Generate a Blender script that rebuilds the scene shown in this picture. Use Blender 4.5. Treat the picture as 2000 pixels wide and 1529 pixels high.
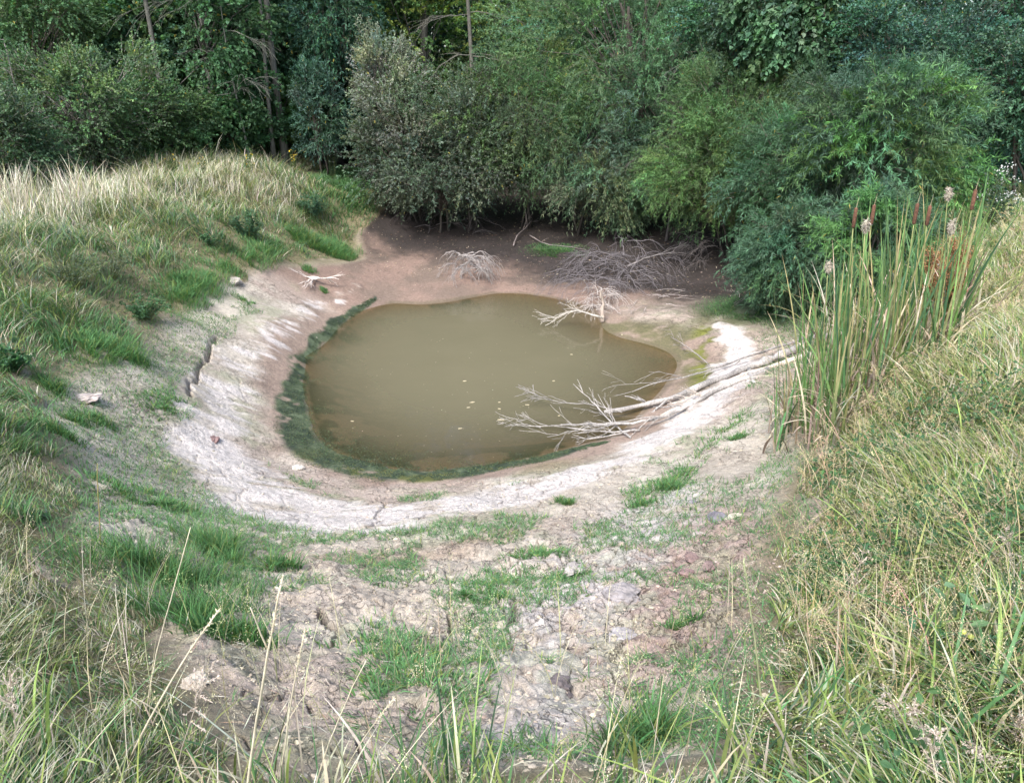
import bpy, math, random
import numpy as np

# ------------------------------------------------------------------ camera, sky, sun, exposure
for o in list(bpy.data.objects):
    bpy.data.objects.remove(o)
scene = bpy.context.scene
R = math.radians
CAM_Z = 4.0
PITCH = R(22.0)
FPX = 1533.0
cam_data = bpy.data.cameras.new("camera")
cam = bpy.data.objects.new("camera", cam_data)
scene.collection.objects.link(cam)
cam.location = (0, 0, CAM_Z)
cam.rotation_euler = (math.pi / 2 - PITCH, 0, 0)
cam_data.sensor_width = 36.0
cam_data.lens = FPX / 2000.0 * 36.0
cam_data.clip_start = 0.05
cam_data.clip_end = 1000
scene.camera = cam

SUN_EL, SUN_AZ = R(52), R(205)      # azimuth clockwise from +Y: the sun stands behind and left of the camera
world = bpy.data.worlds.new("World")
scene.world = world
world.use_nodes = True
wn = world.node_tree
sky = wn.nodes.new("ShaderNodeTexSky")
sky.sky_type = 'NISHITA'
sky.sun_disc = False
sky.sun_elevation = SUN_EL
sky.sun_rotation = SUN_AZ
sky.air_density = 1.0
sky.dust_density = 3.0
sky.ozone_density = 1.0
veil = wn.nodes.new("ShaderNodeHueSaturation")      # thin overcast greys the blue
veil.inputs["Saturation"].default_value = 0.92
wn.links.new(sky.outputs[0], veil.inputs["Color"])
wn.links.new(veil.outputs[0], wn.nodes["Background"].inputs[0])
wn.nodes["Background"].inputs[1].default_value = 0.13
sun_data = bpy.data.lights.new("sun", 'SUN')
sun_data.energy = 1.65
sun_data.angle = R(15)
sun_data.color = (1.0, 0.985, 0.96)
sun = bpy.data.objects.new("sun", sun_data)
scene.collection.objects.link(sun)
sd = (math.sin(SUN_AZ) * math.cos(SUN_EL), math.cos(SUN_AZ) * math.cos(SUN_EL), math.sin(SUN_EL))
from mathutils import Vector
sun.rotation_euler = Vector(sd).to_track_quat('Z', 'Y').to_euler()
scene.view_settings.view_transform = 'Standard'
scene.view_settings.look = 'None'
scene.view_settings.gamma = 1.0
scene.view_settings.exposure = 1.56
scene.cycles.max_bounces = 6
scene.cycles.diffuse_bounces = 3
scene.cycles.glossy_bounces = 2
scene.cycles.transmission_bounces = 4
scene.cycles.transparent_max_bounces = 6
scene.cycles.use_fast_gi = False

rng = np.random.default_rng(11)
random.seed(5)
COL = scene.collection
cP, sP = math.cos(PITCH), math.sin(PITCH)

# ------------------------------------------------------------------ small helpers
def tag(o, label=None, cat=None, group=None, kind=None):
    if label: o["label"] = label
    if cat: o["category"] = cat
    if group: o["group"] = group
    if kind: o["kind"] = kind
    return o

def empty(name, loc, label, cat, group=None, rz=0.0):
    o = bpy.data.objects.new(name, None)
    COL.objects.link(o)
    o.location = tuple(float(v) for v in loc)
    o.rotation_euler = (0, 0, rz)
    o.empty_display_size = 0.1
    return tag(o, label, cat, group)

def mesh_data(name, verts, faces, mats, cols=None, smooth=False, attrs=None):
    """verts (N,3); faces: list of (M,k) int arrays; cols (N,3) vertex colours"""
    me = bpy.data.meshes.new(name)
    verts = np.ascontiguousarray(verts, dtype=np.float32)
    faces = [f for f in faces if len(f)]
    me.vertices.add(len(verts))
    me.vertices.foreach_set("co", verts.ravel())
    loops = np.concatenate([f.ravel() for f in faces]).astype(np.int32)
    tot = np.concatenate([np.full(len(f), f.shape[1], dtype=np.int32) for f in faces])
    start = np.concatenate([[0], np.cumsum(tot)[:-1]]).astype(np.int32)
    me.loops.add(len(loops))
    me.loops.foreach_set("vertex_index", loops)
    me.polygons.add(len(tot))
    me.polygons.foreach_set("loop_start", start)
    if smooth:
        me.polygons.foreach_set("use_smooth", np.ones(len(tot), dtype=bool))
    else:
        me.polygons.foreach_set("use_smooth", np.zeros(len(tot), dtype=bool))
    me.update(calc_edges=True)
    if cols is not None:
        a = me.attributes.new("Col", 'FLOAT_COLOR', 'POINT')
        c = np.ones((len(verts), 4), dtype=np.float32)
        c[:, :3] = np.clip(cols, 0, 1)
        a.data.foreach_set("color", c.ravel())
    for k, v in (attrs or {}).items():
        a = me.attributes.new(k, 'FLOAT', 'POINT')
        a.data.foreach_set("value", np.ascontiguousarray(v, dtype=np.float32))
    for m in (mats if isinstance(mats, (list, tuple)) else [mats]):
        me.materials.append(m)
    return me

def link(name, me, parent=None, loc=(0, 0, 0), rot=(0, 0, 0), sc=(1, 1, 1)):
    o = bpy.data.objects.new(name, me)
    COL.objects.link(o)
    o.location = tuple(float(v) for v in loc); o.rotation_euler = rot; o.scale = sc
    if parent is not None:
        o.parent = parent
    return o

class Geo:
    """collects vertices, faces and colours of one mesh"""
    def __init__(s):
        s.v, s.f, s.c, s.n = [], {}, [], 0
    def add(s, v, faces, c):
        v = np.asarray(v, dtype=np.float64).reshape(-1, 3)
        c = np.asarray(c, dtype=np.float64)
        if c.ndim == 1:
            c = np.tile(c, (len(v), 1))
        s.v.append(v); s.c.append(c)
        for f in faces:
            s.f.setdefault(f.shape[1], []).append(f + s.n)
        s.n += len(v)
    def mesh(s, name, mat, smooth=False):
        fs = [np.concatenate(s.f[k]) for k in sorted(s.f)]
        return mesh_data(name, np.concatenate(s.v), fs, mat, np.concatenate(s.c), smooth)

def norm(a):
    return a / (np.linalg.norm(a, axis=-1, keepdims=True) + 1e-9)

# ------------------------------------------------------------------ noise
def _h(ix, iy, seed):
    n = (ix.astype(np.int64) * 374761393 + iy.astype(np.int64) * 668265263 + seed * 1442695041) & 0xFFFFFFFF
    n = ((n ^ (n >> 13)) * 1274126177) & 0xFFFFFFFF
    n = ((n ^ (n >> 16)) * 2246822519) & 0xFFFFFFFF
    return ((n ^ (n >> 15)) & 0xFFFFFF) / float(0xFFFFFF)

def vn(x, y, seed=0):
    ix, iy = np.floor(x), np.floor(y)
    fx, fy = x - ix, y - iy
    fx = fx * fx * fx * (fx * (fx * 6 - 15) + 10); fy = fy * fy * fy * (fy * (fy * 6 - 15) + 10)
    ix = ix.astype(np.int64); iy = iy.astype(np.int64)
    a = _h(ix, iy, seed); b = _h(ix + 1, iy, seed); c = _h(ix, iy + 1, seed); d = _h(ix + 1, iy + 1, seed)
    return (a * (1 - fx) + b * fx) * (1 - fy) + (c * (1 - fx) + d * fx) * fy

def fbm(x, y, scale, octv=4, seed=0, gain=0.5):
    s, a, t = 0, 1.0, 0
    f = 1.0 / scale
    for i in range(octv):
        ang = 0.7 * i + 0.3
        xr = x * math.cos(ang) - y * math.sin(ang); yr = x * math.sin(ang) + y * math.cos(ang)
        s = s + a * vn(xr * f + 31.7 * i, yr * f - 17.3 * i, seed + i)
        t += a; a *= gain; f *= 2.03
    return s / t            # 0..1

def worley(x, y, scale, seed=0):
    x = x / scale; y = y / scale
    ix, iy = np.floor(x).astype(np.int64), np.floor(y).astype(np.int64)
    f1 = np.full(x.shape, 9.0); f2 = np.full(x.shape, 9.0)
    for dx in (-1, 0, 1):
        for dy in (-1, 0, 1):
            cx = ix + dx; cy = iy + dy
            px = cx + _h(cx, cy, seed); py = cy + _h(cx, cy, seed + 77)
            d = np.hypot(px - x, py - y)
            f2 = np.where(d < f1, f1, np.minimum(f2, d))
            f1 = np.minimum(f1, d)
    return f1, f2 - f1

def sstep(a, b, x):
    t = np.clip((x - a) / (b - a), 0, 1)
    return t * t * (3 - 2 * t)

# ------------------------------------------------------------------ photograph pixel <-> world
def ray(px, py):
    u = (np.asarray(px, float) - 1000) / FPX
    v = (764.5 - np.asarray(py, float)) / FPX
    return u, cP + v * sP, -sP + v * cP

def on_z(px, py, z):
    dx, dy, dz = ray(px, py)
    t = (z - CAM_Z) / dz
    return dx * t, dy * t

def x_at(px, y, z):
    return (px - 1000) / FPX * (y * cP + (CAM_Z - z) * sP)

def z_at(py, y):
    v = (764.5 - py) / FPX
    return CAM_Z + y * (-sP + v * cP) / (cP + v * sP)

SHORE_PX = [(591, 745), (595, 696), (630, 675), (682, 624), (765, 593), (825, 595), (877, 590), (930, 580), (965, 574), (1017, 574),
            (1070, 581), (1115, 591), (1150, 606), (1172, 628), (1182, 645), (1210, 659), (1262, 672), (1308, 690), (1322, 709),
            (1305, 742), (1282, 772), (1262, 792), (1235, 822), (1196, 852), (1140, 866), (1070, 887), (1000, 901), (947, 910),
            (877, 917), (825, 920), (755, 913), (690, 896), (645, 878), (616, 850), (602, 797)]

CTRL = [(px, py, 0.0) for px, py in SHORE_PX] + [
    (900, 740, -.62), (900, 650, -.4), (750, 740, -.45), (1100, 740, -.45), (900, 840, -.45), (1050, 660, -.3), (750, 660, -.3),
    (760, 945, .08), (900, 945, .12), (560, 860, .10), (550, 780, .10), (580, 700, .08), (650, 610, .07), (1120, 905, .16),
    (440, 880, .38), (430, 780, .42), (480, 700, .38), (560, 650, .30), (690, 570, .2), (560, 990, .38), (800, 1000, .38), (1000, 975, .38),
    (1200, 905, .36), (1350, 830, .36), (1440, 740, .32), (1420, 660, .25), (1360, 610, .22),
    (800, 1050, .68), (800, 1150, 1.08), (800, 1300, 1.58), (800, 1450, 1.95), (1000, 1529, 2.06), (500, 1100, 1.05), (550, 1250, 1.5),
    (1100, 1050, .78), (1200, 1150, 1.18), (1200, 1300, 1.58), (1000, 1200, 1.28),
    (1450, 1000, 1.0), (1400, 1200, 1.4), (1300, 1400, 1.82), (1500, 900, .78), (1600, 860, 1.0), (1560, 700, .5), (1610, 650, .55),
    (1520, 600, .4), (1250, 1000, .72), (1350, 930, .68),
    (1900, 900, 1.95), (1980, 700, 2.15), (1990, 470, 2.1), (1850, 600, 1.6), (1750, 1050, 1.8), (1990, 1200, 2.25), (1700, 1350, 2.1),
    (1950, 1450, 2.35), (1750, 780, 1.5), (1700, 640, 1.05), (1700, 560, .8), (1600, 520, .6), (1800, 480, 1.4), (1500, 1500, 2.1),
    (300, 1400, 2.1), (300, 1200, 1.6), (100, 1100, 1.78), (100, 1400, 2.3), (330, 1000, .92), (200, 850, 1.05), (60, 850, 1.5),
    (300, 720, .98), (0, 600, 1.75), (150, 650, 1.4), (330, 600, .95), (400, 640, .75), (250, 950, 1.05), (20, 1000, 1.75),
    (440, 550, .85), (530, 500, .85), (600, 520, .55), (200, 500, 1.65), (400, 450, 1.45),
    (0, 468, 1.72), (100, 428, 1.8), (300, 366, 1.93), (500, 343, 1.9), (640, 385, 1.3), (700, 345, 1.35), (690, 470, .5), (740, 520, .2),
    (900, 500, .32), (900, 430, .6), (1100, 500, .3), (1250, 520, .3), (1400, 530, .35), (1400, 460, .7), (1150, 430, .6), (740, 420, .8),
]
_p = []
for px, py, z in CTRL:
    x, y = on_z(px, py, z)
    _p.append((x, y, z))
_p += [(0, .3, 2.4), (-2, .5, 2.5), (2, .5, 2.5), (0, -4, 2.4), (-5, 0, 2.6), (5, 0, 2.6), (-5.5, 3, 2.4), (5.5, 3, 2.5), (7.5, 7, 2.3), (-8, 6, 1.85),
       (-13, 8, 1.2), (-13, 16, .9), (-11, 23, 1.0), (0, 28, 1.4), (-6, 30, 1.3), (8, 26, 1.6), (15, 22, 2.0), (13, 12, 2.1), (10, 15, 1.8), (14, 4, 2.5),
       (-20, 30, 1.5), (20, 32, 2.5), (0, 45, 3.0), (-25, 50, 3.5), (25, 50, 3.5), (-30, 5, 2), (30, 5, 2.5), (-20, -20, 2.5), (20, -20, 2.5)]
CP = np.array(_p)
def _tps_phi(d2):
    return 0.5 * d2 * np.log(d2 + 1e-12)
def _tps_fit():
    n = len(CP)
    d2 = ((CP[:, None, :2] - CP[None, :, :2]) ** 2).sum(-1)
    A = np.zeros((n + 3, n + 3))
    A[:n, :n] = _tps_phi(d2) + np.eye(n) * 0.02
    A[:n, n] = 1; A[:n, n + 1:] = CP[:, :2]; A[n, :n] = 1; A[n + 1:, :n] = CP[:, :2].T
    b = np.zeros(n + 3); b[:n] = CP[:, 2]
    return np.linalg.solve(A, b)
TW = _tps_fit()
def base_h(x, y):
    x = np.asarray(x, float); y = np.asarray(y, float)
    r = np.hypot(x, y - 10)
    k = np.where(r > 45, 45 / np.maximum(r, 1e-6), 1.0)      # beyond the modelled ground the last heights run on
    xs, ys = x * k, (y - 10) * k + 10
    out = TW[-3] + TW[-2] * xs + TW[-1] * ys
    for i in range(len(CP)):
        out = out + TW[i] * _tps_phi((xs - CP[i, 0]) ** 2 + (ys - CP[i, 1]) ** 2)
    return out

def hit(px, py, water=True):
    """where the photograph's pixel meets the ground (or the water)"""
    dx, dy, dz = ray(px, py)
    t = np.arange(1.2, 60, 0.04)
    X, Y, Z = dx * t, dy * t, CAM_Z + dz * t
    g = base_h(X, Y)
    if water: g = np.maximum(g, 0)
    i = int(np.argmax(Z <= g)) if (Z <= g).any() else len(t) - 1
    return np.array([X[i], Y[i], max(g[i], 0) if water else g[i]])

def path(pts):
    return np.array([hit(a, b)[:2] for a, b in pts])

def dist_poly(x, y, pl, w=None):
    """distance to a polyline, and the width given per point, interpolated"""
    best = np.full(x.shape, 1e9); bw = np.zeros(x.shape)
    for i in range(len(pl) - 1):
        a, b = pl[i], pl[i + 1]
        ab = b - a
        t = np.clip(((x - a[0]) * ab[0] + (y - a[1]) * ab[1]) / (ab @ ab + 1e-12), 0, 1)
        d = np.hypot(x - a[0] - t * ab[0], y - a[1] - t * ab[1])
        m = d < best
        best = np.where(m, d, best)
        if w is not None:
            bw = np.where(m, w[i] * (1 - t) + w[i + 1] * t, bw)
    return (best, bw) if w is not None else best

def inside(x, y, poly):
    c = np.zeros(x.shape, bool)
    n = len(poly)
    for i in range(n):
        x1, y1 = poly[i]; x2, y2 = poly[(i + 1) % n]
        m = ((y1 > y) != (y2 > y))
        c ^= m & (x < (x2 - x1) * (y - y1) / (y2 - y1 + 1e-12) + x1)
    return c

def stroke(x, y, px, widths, soft=0.5):
    d, w = dist_poly(x, y, path(px), np.array(widths, float))
    return 1 - sstep(1 - soft, 1 + soft, d / np.maximum(w, 1e-3))

SHORE = np.array([on_z(a, b, 0.0) for a, b in SHORE_PX])
# the bare basin inside which grass is thin (pixels on the ground, clockwise from the lower left)
BARE = path([(430, 1525), (370, 1400), (320, 1310), (250, 1230), (180, 1160), (120, 1080), (110, 960), (110, 860), (20, 800), (60, 745), (150, 715), (230, 672), (320, 612),
             (390, 568), (440, 540), (510, 512), (590, 515), (650, 512), (700, 500), (690, 450), (720, 420), (760, 385), (1000, 380), (1300, 400), (1500, 470), (1560, 560), (1640, 600),
             (1620, 660), (1580, 760), (1590, 880), (1545, 980), (1520, 1120), (1505, 1260), (1465, 1400), (1430, 1525)])
BARE = np.concatenate([BARE[:24 - 3], BARE[24 - 3:]])

CRUST = [(700, 560), (612, 606), (533, 655), (465, 712), (432, 780), (420, 850), (430, 905), (490, 955), (560, 990), (680, 1015), (800, 1010), (900, 992), (1000, 972), (1100, 942), (1180, 912),
         (1260, 876), (1330, 835), (1390, 790), (1430, 740), (1445, 690), (1425, 650), (1400, 635)]
CRUST_W = [.10, .16, .26, .30, .34, .36, .40, .42, .46, .46, .42, .36, .32, .30, .28, .26, .26, .26, .28, .26, .2, .1]
ALGAE = [(735, 584), (697, 604), (652, 638), (612, 674), (588, 714), (577, 760), (570, 808), (582, 855), (622, 888), (678, 909), (745, 924), (820, 930), (900, 924), (980, 910), (1060, 896), (1120, 880), (1185, 864)]
ALGAE_W = [.04, .09, .11, .10, .13, .14, .20, .22, .27, .26, .26, .20, .18, .13, .12, .09, .04]
CRACKS = [[(366, 772), (374, 745), (390, 715), (408, 690), (420, 655)], [(625, 1190), (640, 1215), (655, 1230), (632, 1255)], [(1008, 1175), (1000, 1200), (1012, 1215)],
          [(870, 1190), (880, 1215), (866, 1230)], [(1000, 950), (1060, 938), (1100, 925)], [(1180, 935), (1230, 905), (1290, 885)], [(640, 1030), (700, 1040), (745, 1035)], [(820, 1025), (850, 1000), (880, 1005)],
          [(745, 985), (740, 1010), (730, 1030)], [(1010, 1060), (1040, 1050), (1075, 1052)]]
CRACK_W = [.035, .03, .03, .02, .014, .014, .016, .014, .016, .014]

def surface(x, y):
    """ground height with its small relief, and the masks the colours are made of"""
    z = base_h(x, y)
    near = np.hypot(x, y) < 30
    wx = x + (fbm(x, y, .5, 3, 91) - .5) * .22; wy = y + (fbm(x, y, .5, 3, 95) - .5) * .22
    ds = dist_poly(x, y, np.vstack([SHORE, SHORE[:1]]))
    inp = inside(x, y, SHORE)
    ds = np.where(inp, -ds, ds)
    bare_in = inside(x + (fbm(x, y, .8, 3, 21) - .5) * .7, y + (fbm(x, y, .8, 3, 22) - .5) * .7, BARE)
    db = dist_poly(x, y, np.vstack([BARE, BARE[:1]]))
    sb = np.where(bare_in, db, -db)
    bare = sstep(-.05, .25, sb)
    crust = stroke(wx, wy, CRUST, CRUST_W, .45)
    algae = stroke(wx, wy, ALGAE, ALGAE_W, .3)
    dry = bare * sstep(.25, .7, ds)
    # lumps
    f1, e1 = worley(wx, wy, .17, 3)
    f1b, e1b = worley(x + (fbm(x, y, .2, 2, 5) - .5) * .1, y + (fbm(x, y, .2, 2, 6) - .5) * .1, .075, 8)
    fine = fbm(x, y, .06, 3, 33)
    med = fbm(x, y, .6, 4, 44)
    front = sstep(6.2, 4.2, y) * dry                          # crumbly bank at the viewer's feet
    rough = dry * (0.35 + 0.9 * front)
    smoothmud = sstep(12.5, 14.5, y) * sstep(2.5, .5, ds)
    z = z + (med - .5) * .10 * sstep(.15, .8, ds) * (1 - .6 * smoothmud)
    z = z + (fbm(x, y, 2.2, 3, 71) - .5) * .22 * (1 - bare)
    z = z + rough * ((fine - .5) * .040 + (fbm(x, y, .028, 2, 39) - .5) * .012 * front + (fbm(x, y, .22, 3, 37) - .5) * .09 * (.3 + front))
    cr = sstep(.045, .0, e1) * rough * sstep(.52, .66, fbm(x, y, 1.1, 2, 51))
    gx, ge = worley(x + (fbm(x, y, .3, 3, 46) - .5) * .34, y + (fbm(x, y, .3, 3, 47) - .5) * .34, .46, 29)
    net = sstep(.026, .004, ge) * dry * sstep(.40, .50, fbm(x, y, .8, 3, 48)) * sstep(9.5, 8.5, y)
    z = z - cr * .03 - net * .03
    # crust plates curl at their edges
    pl1, ple = worley(wx, wy, .42, 13)
    crk2 = crust * sstep(.035, 0, ple) * sstep(.4, .55, fbm(x, y, .9, 2, 57))
    z = z - crk2 * .02 + crust * ((fine - .5) * .008 + (pl1 * .03) + .005)
    z = z + algae * ((fbm(x, y, .09, 3, 61) - .45) * .022 + .002)
    # shore stays where it is: damp relief at the water line
    crack = np.zeros(x.shape)
    for pl, w in zip(CRACKS, CRACK_W):
        pp = path(pl)
        lo = pp.min(0) - .4; hi = pp.max(0) + .4
        m = (x > lo[0]) & (x < hi[0]) & (y > lo[1]) & (y < hi[1])
        if m.any():
            jx = (fbm(x[m], y[m], .12, 3, 15) - .5) * .12; jy = (fbm(x[m], y[m], .12, 3, 16) - .5) * .12
            d = dist_poly(x[m] + jx, y[m] + jy, pp)
            c = sstep(w, w * .3, d)
            crack[m] = np.maximum(crack[m], c)
            z[m] -= c * min(.09, w * 2.4)
            if w > .05:                                       # a scarp: the uphill side stands higher
                z[m] += sstep(.5, 0, d) * .02 * (jx * 0 + 1) * (x[m] < pp[:, 0].mean() + .1)
    return z, dict(ds=ds, sb=sb, bare=bare, crust=crust, algae=algae, dry=dry, front=front, crack=np.maximum(np.maximum(crack, net), np.maximum(cr, crk2 * .8)), med=med, fine=fine, f1=f1, e1=e1, inp=inp)

# ------------------------------------------------------------------ materials
def new_mat(name):
    m = bpy.data.materials.new(name); m.use_nodes = True
    nt = m.node_tree
    return m, nt, nt.nodes["Principled BSDF"], nt.nodes["Material Output"]

def ramp_mul(nt, col_out, noise_scale, lo, hi, coord):
    n = nt.nodes.new("ShaderNodeTexNoise"); n.inputs["Scale"].default_value = noise_scale; n.inputs["Detail"].default_value = 5
    nt.links.new(coord, n.inputs["Vector"])
    mr = nt.nodes.new("ShaderNodeMapRange"); mr.inputs["To Min"].default_value = lo; mr.inputs["To Max"].default_value = hi
    mr.inputs["From Min"].default_value = .3; mr.inputs["From Max"].default_value = .7
    nt.links.new(n.outputs["Fac"], mr.inputs["Value"])
    mx = nt.nodes.new("ShaderNodeVectorMath"); mx.operation = 'SCALE'
    nt.links.new(col_out, mx.inputs[0]); nt.links.new(mr.outputs[0], mx.inputs["Scale"])
    return mx.outputs[0], n

def leaf_mat(name, transl=0.3, rough=0.5, spec=0.35, tint=(1, 1, .55)):
    m, nt, b, out = new_mat(name)
    a = nt.nodes.new("ShaderNodeAttribute"); a.attribute_name = "Col"
    g = nt.nodes.new("ShaderNodeNewGeometry")
    c, _ = ramp_mul(nt, a.outputs["Color"], 14, .75, 1.25, g.outputs["Position"])
    nt.links.new(c, b.inputs["Base Color"])
    b.inputs["Roughness"].default_value = rough
    b.inputs["Specular IOR Level"].default_value = spec
    t = nt.nodes.new("ShaderNodeBsdfTranslucent")
    mul = nt.nodes.new("ShaderNodeVectorMath"); mul.operation = 'MULTIPLY'; mul.inputs[1].default_value = (tint[0] * 1.5, tint[1] * 1.5, tint[2] * 1.5)
    nt.links.new(c, mul.inputs[0]); nt.links.new(mul.outputs[0], t.inputs["Color"])
    mix = nt.nodes.new("ShaderNodeMixShader"); mix.inputs[0].default_value = transl
    nt.links.new(b.outputs[0], mix.inputs[1]); nt.links.new(t.outputs[0], mix.inputs[2])
    nt.links.new(mix.outputs[0], out.inputs["Surface"])
    return m

def bark_mat(name, scale=30, rough=.85, bump=.4, stretch=.25):
    m, nt, b, out = new_mat(name)
    a = nt.nodes.new("ShaderNodeAttribute"); a.attribute_name = "Col"
    tc = nt.nodes.new("ShaderNodeTexCoord")
    mp = nt.nodes.new("ShaderNodeMapping"); mp.inputs["Scale"].default_value = (1, 1, stretch)
    nt.links.new(tc.outputs["Object"], mp.inputs["Vector"])
    c, n = ramp_mul(nt, a.outputs["Color"], scale, .6, 1.35, mp.outputs[0])
    nt.links.new(c, b.inputs["Base Color"])
    b.inputs["Roughness"].default_value = rough
    bp = nt.nodes.new("ShaderNodeBump"); bp.inputs["Strength"].default_value = bump; bp.inputs["Distance"].default_value = .02
    nt.links.new(n.outputs["Fac"], bp.inputs["Height"]); nt.links.new(bp.outputs[0], b.inputs["Normal"])
    return m

def ground_mat():
    m, nt, b, out = new_mat("ground_soil")
    a = nt.nodes.new("ShaderNodeAttribute"); a.attribute_name = "Col"
    k = nt.nodes.new("ShaderNodeAttribute"); k.attribute_name = "cracked"
    wet = nt.nodes.new("ShaderNodeAttribute"); wet.attribute_name = "wet"
    g = nt.nodes.new("ShaderNodeNewGeometry")
    c, n1 = ramp_mul(nt, a.outputs["Color"], 22, .82, 1.18, g.outputs["Position"])
    c2, n2 = ramp_mul(nt, c, 150, .72, 1.3, g.outputs["Position"])
    # fine shrinkage cracks, the shade inside them painted as darker soil colour
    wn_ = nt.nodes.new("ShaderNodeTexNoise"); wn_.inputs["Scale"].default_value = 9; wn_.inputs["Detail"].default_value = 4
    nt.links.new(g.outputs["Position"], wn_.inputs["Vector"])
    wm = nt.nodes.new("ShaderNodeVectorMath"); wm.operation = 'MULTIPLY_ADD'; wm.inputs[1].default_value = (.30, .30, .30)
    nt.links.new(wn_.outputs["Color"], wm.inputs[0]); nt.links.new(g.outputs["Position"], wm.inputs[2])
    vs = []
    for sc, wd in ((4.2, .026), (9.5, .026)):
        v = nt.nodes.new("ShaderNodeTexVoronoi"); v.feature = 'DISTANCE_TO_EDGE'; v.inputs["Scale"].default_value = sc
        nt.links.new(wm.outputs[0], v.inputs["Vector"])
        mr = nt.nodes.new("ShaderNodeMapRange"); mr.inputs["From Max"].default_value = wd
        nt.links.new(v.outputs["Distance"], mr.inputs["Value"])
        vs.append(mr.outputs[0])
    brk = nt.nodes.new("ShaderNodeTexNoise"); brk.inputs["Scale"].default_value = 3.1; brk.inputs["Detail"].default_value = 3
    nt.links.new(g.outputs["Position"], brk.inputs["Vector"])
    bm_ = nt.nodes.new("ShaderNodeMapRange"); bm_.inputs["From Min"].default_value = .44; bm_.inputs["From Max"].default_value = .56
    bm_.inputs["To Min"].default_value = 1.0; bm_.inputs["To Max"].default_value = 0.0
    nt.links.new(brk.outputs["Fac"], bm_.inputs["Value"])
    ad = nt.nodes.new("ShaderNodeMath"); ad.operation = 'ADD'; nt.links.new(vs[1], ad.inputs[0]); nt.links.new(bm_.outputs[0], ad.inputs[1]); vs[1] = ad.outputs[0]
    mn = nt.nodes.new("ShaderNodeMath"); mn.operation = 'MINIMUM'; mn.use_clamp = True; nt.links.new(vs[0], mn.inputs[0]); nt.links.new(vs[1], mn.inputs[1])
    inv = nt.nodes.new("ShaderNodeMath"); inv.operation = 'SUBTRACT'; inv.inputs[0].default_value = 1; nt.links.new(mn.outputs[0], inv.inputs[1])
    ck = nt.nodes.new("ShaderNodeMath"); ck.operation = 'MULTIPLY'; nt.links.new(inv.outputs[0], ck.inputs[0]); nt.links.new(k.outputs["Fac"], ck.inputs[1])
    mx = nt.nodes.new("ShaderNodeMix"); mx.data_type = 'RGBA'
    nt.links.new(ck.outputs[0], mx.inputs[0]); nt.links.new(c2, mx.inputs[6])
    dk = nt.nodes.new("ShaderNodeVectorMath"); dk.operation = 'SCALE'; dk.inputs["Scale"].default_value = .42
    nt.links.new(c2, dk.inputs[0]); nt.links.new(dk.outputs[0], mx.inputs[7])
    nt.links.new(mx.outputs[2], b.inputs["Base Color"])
    rr = nt.nodes.new("ShaderNodeMapRange"); rr.inputs["To Min"].default_value = .95; rr.inputs["To Max"].default_value = .42
    nt.links.new(wet.outputs["Fac"], rr.inputs["Value"]); nt.links.new(rr.outputs[0], b.inputs["Roughness"])
    b.inputs["Specular IOR Level"].default_value = .25
    n3 = nt.nodes.new("ShaderNodeTexNoise"); n3.inputs["Scale"].default_value = 38; n3.inputs["Detail"].default_value = 8; n3.inputs["Roughness"].default_value = .75
    nt.links.new(g.outputs["Position"], n3.inputs["Vector"])
    hs = nt.nodes.new("ShaderNodeMath"); hs.operation = 'MULTIPLY_ADD'; hs.inputs[1].default_value = -.4
    nt.links.new(ck.outputs[0], hs.inputs[0]); nt.links.new(n3.outputs["Fac"], hs.inputs[2])
    st = nt.nodes.new("ShaderNodeMapRange"); st.inputs["To Min"].default_value = .9; st.inputs["To Max"].default_value = .25
    nt.links.new(wet.outputs["Fac"], st.inputs["Value"])
    bp = nt.nodes.new("ShaderNodeBump"); bp.inputs["Distance"].default_value = .03
    nt.links.new(st.outputs[0], bp.inputs["Strength"])
    nt.links.new(hs.outputs[0], bp.inputs["Height"]); nt.links.new(bp.outputs[0], b.inputs["Normal"])
    return m

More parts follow.
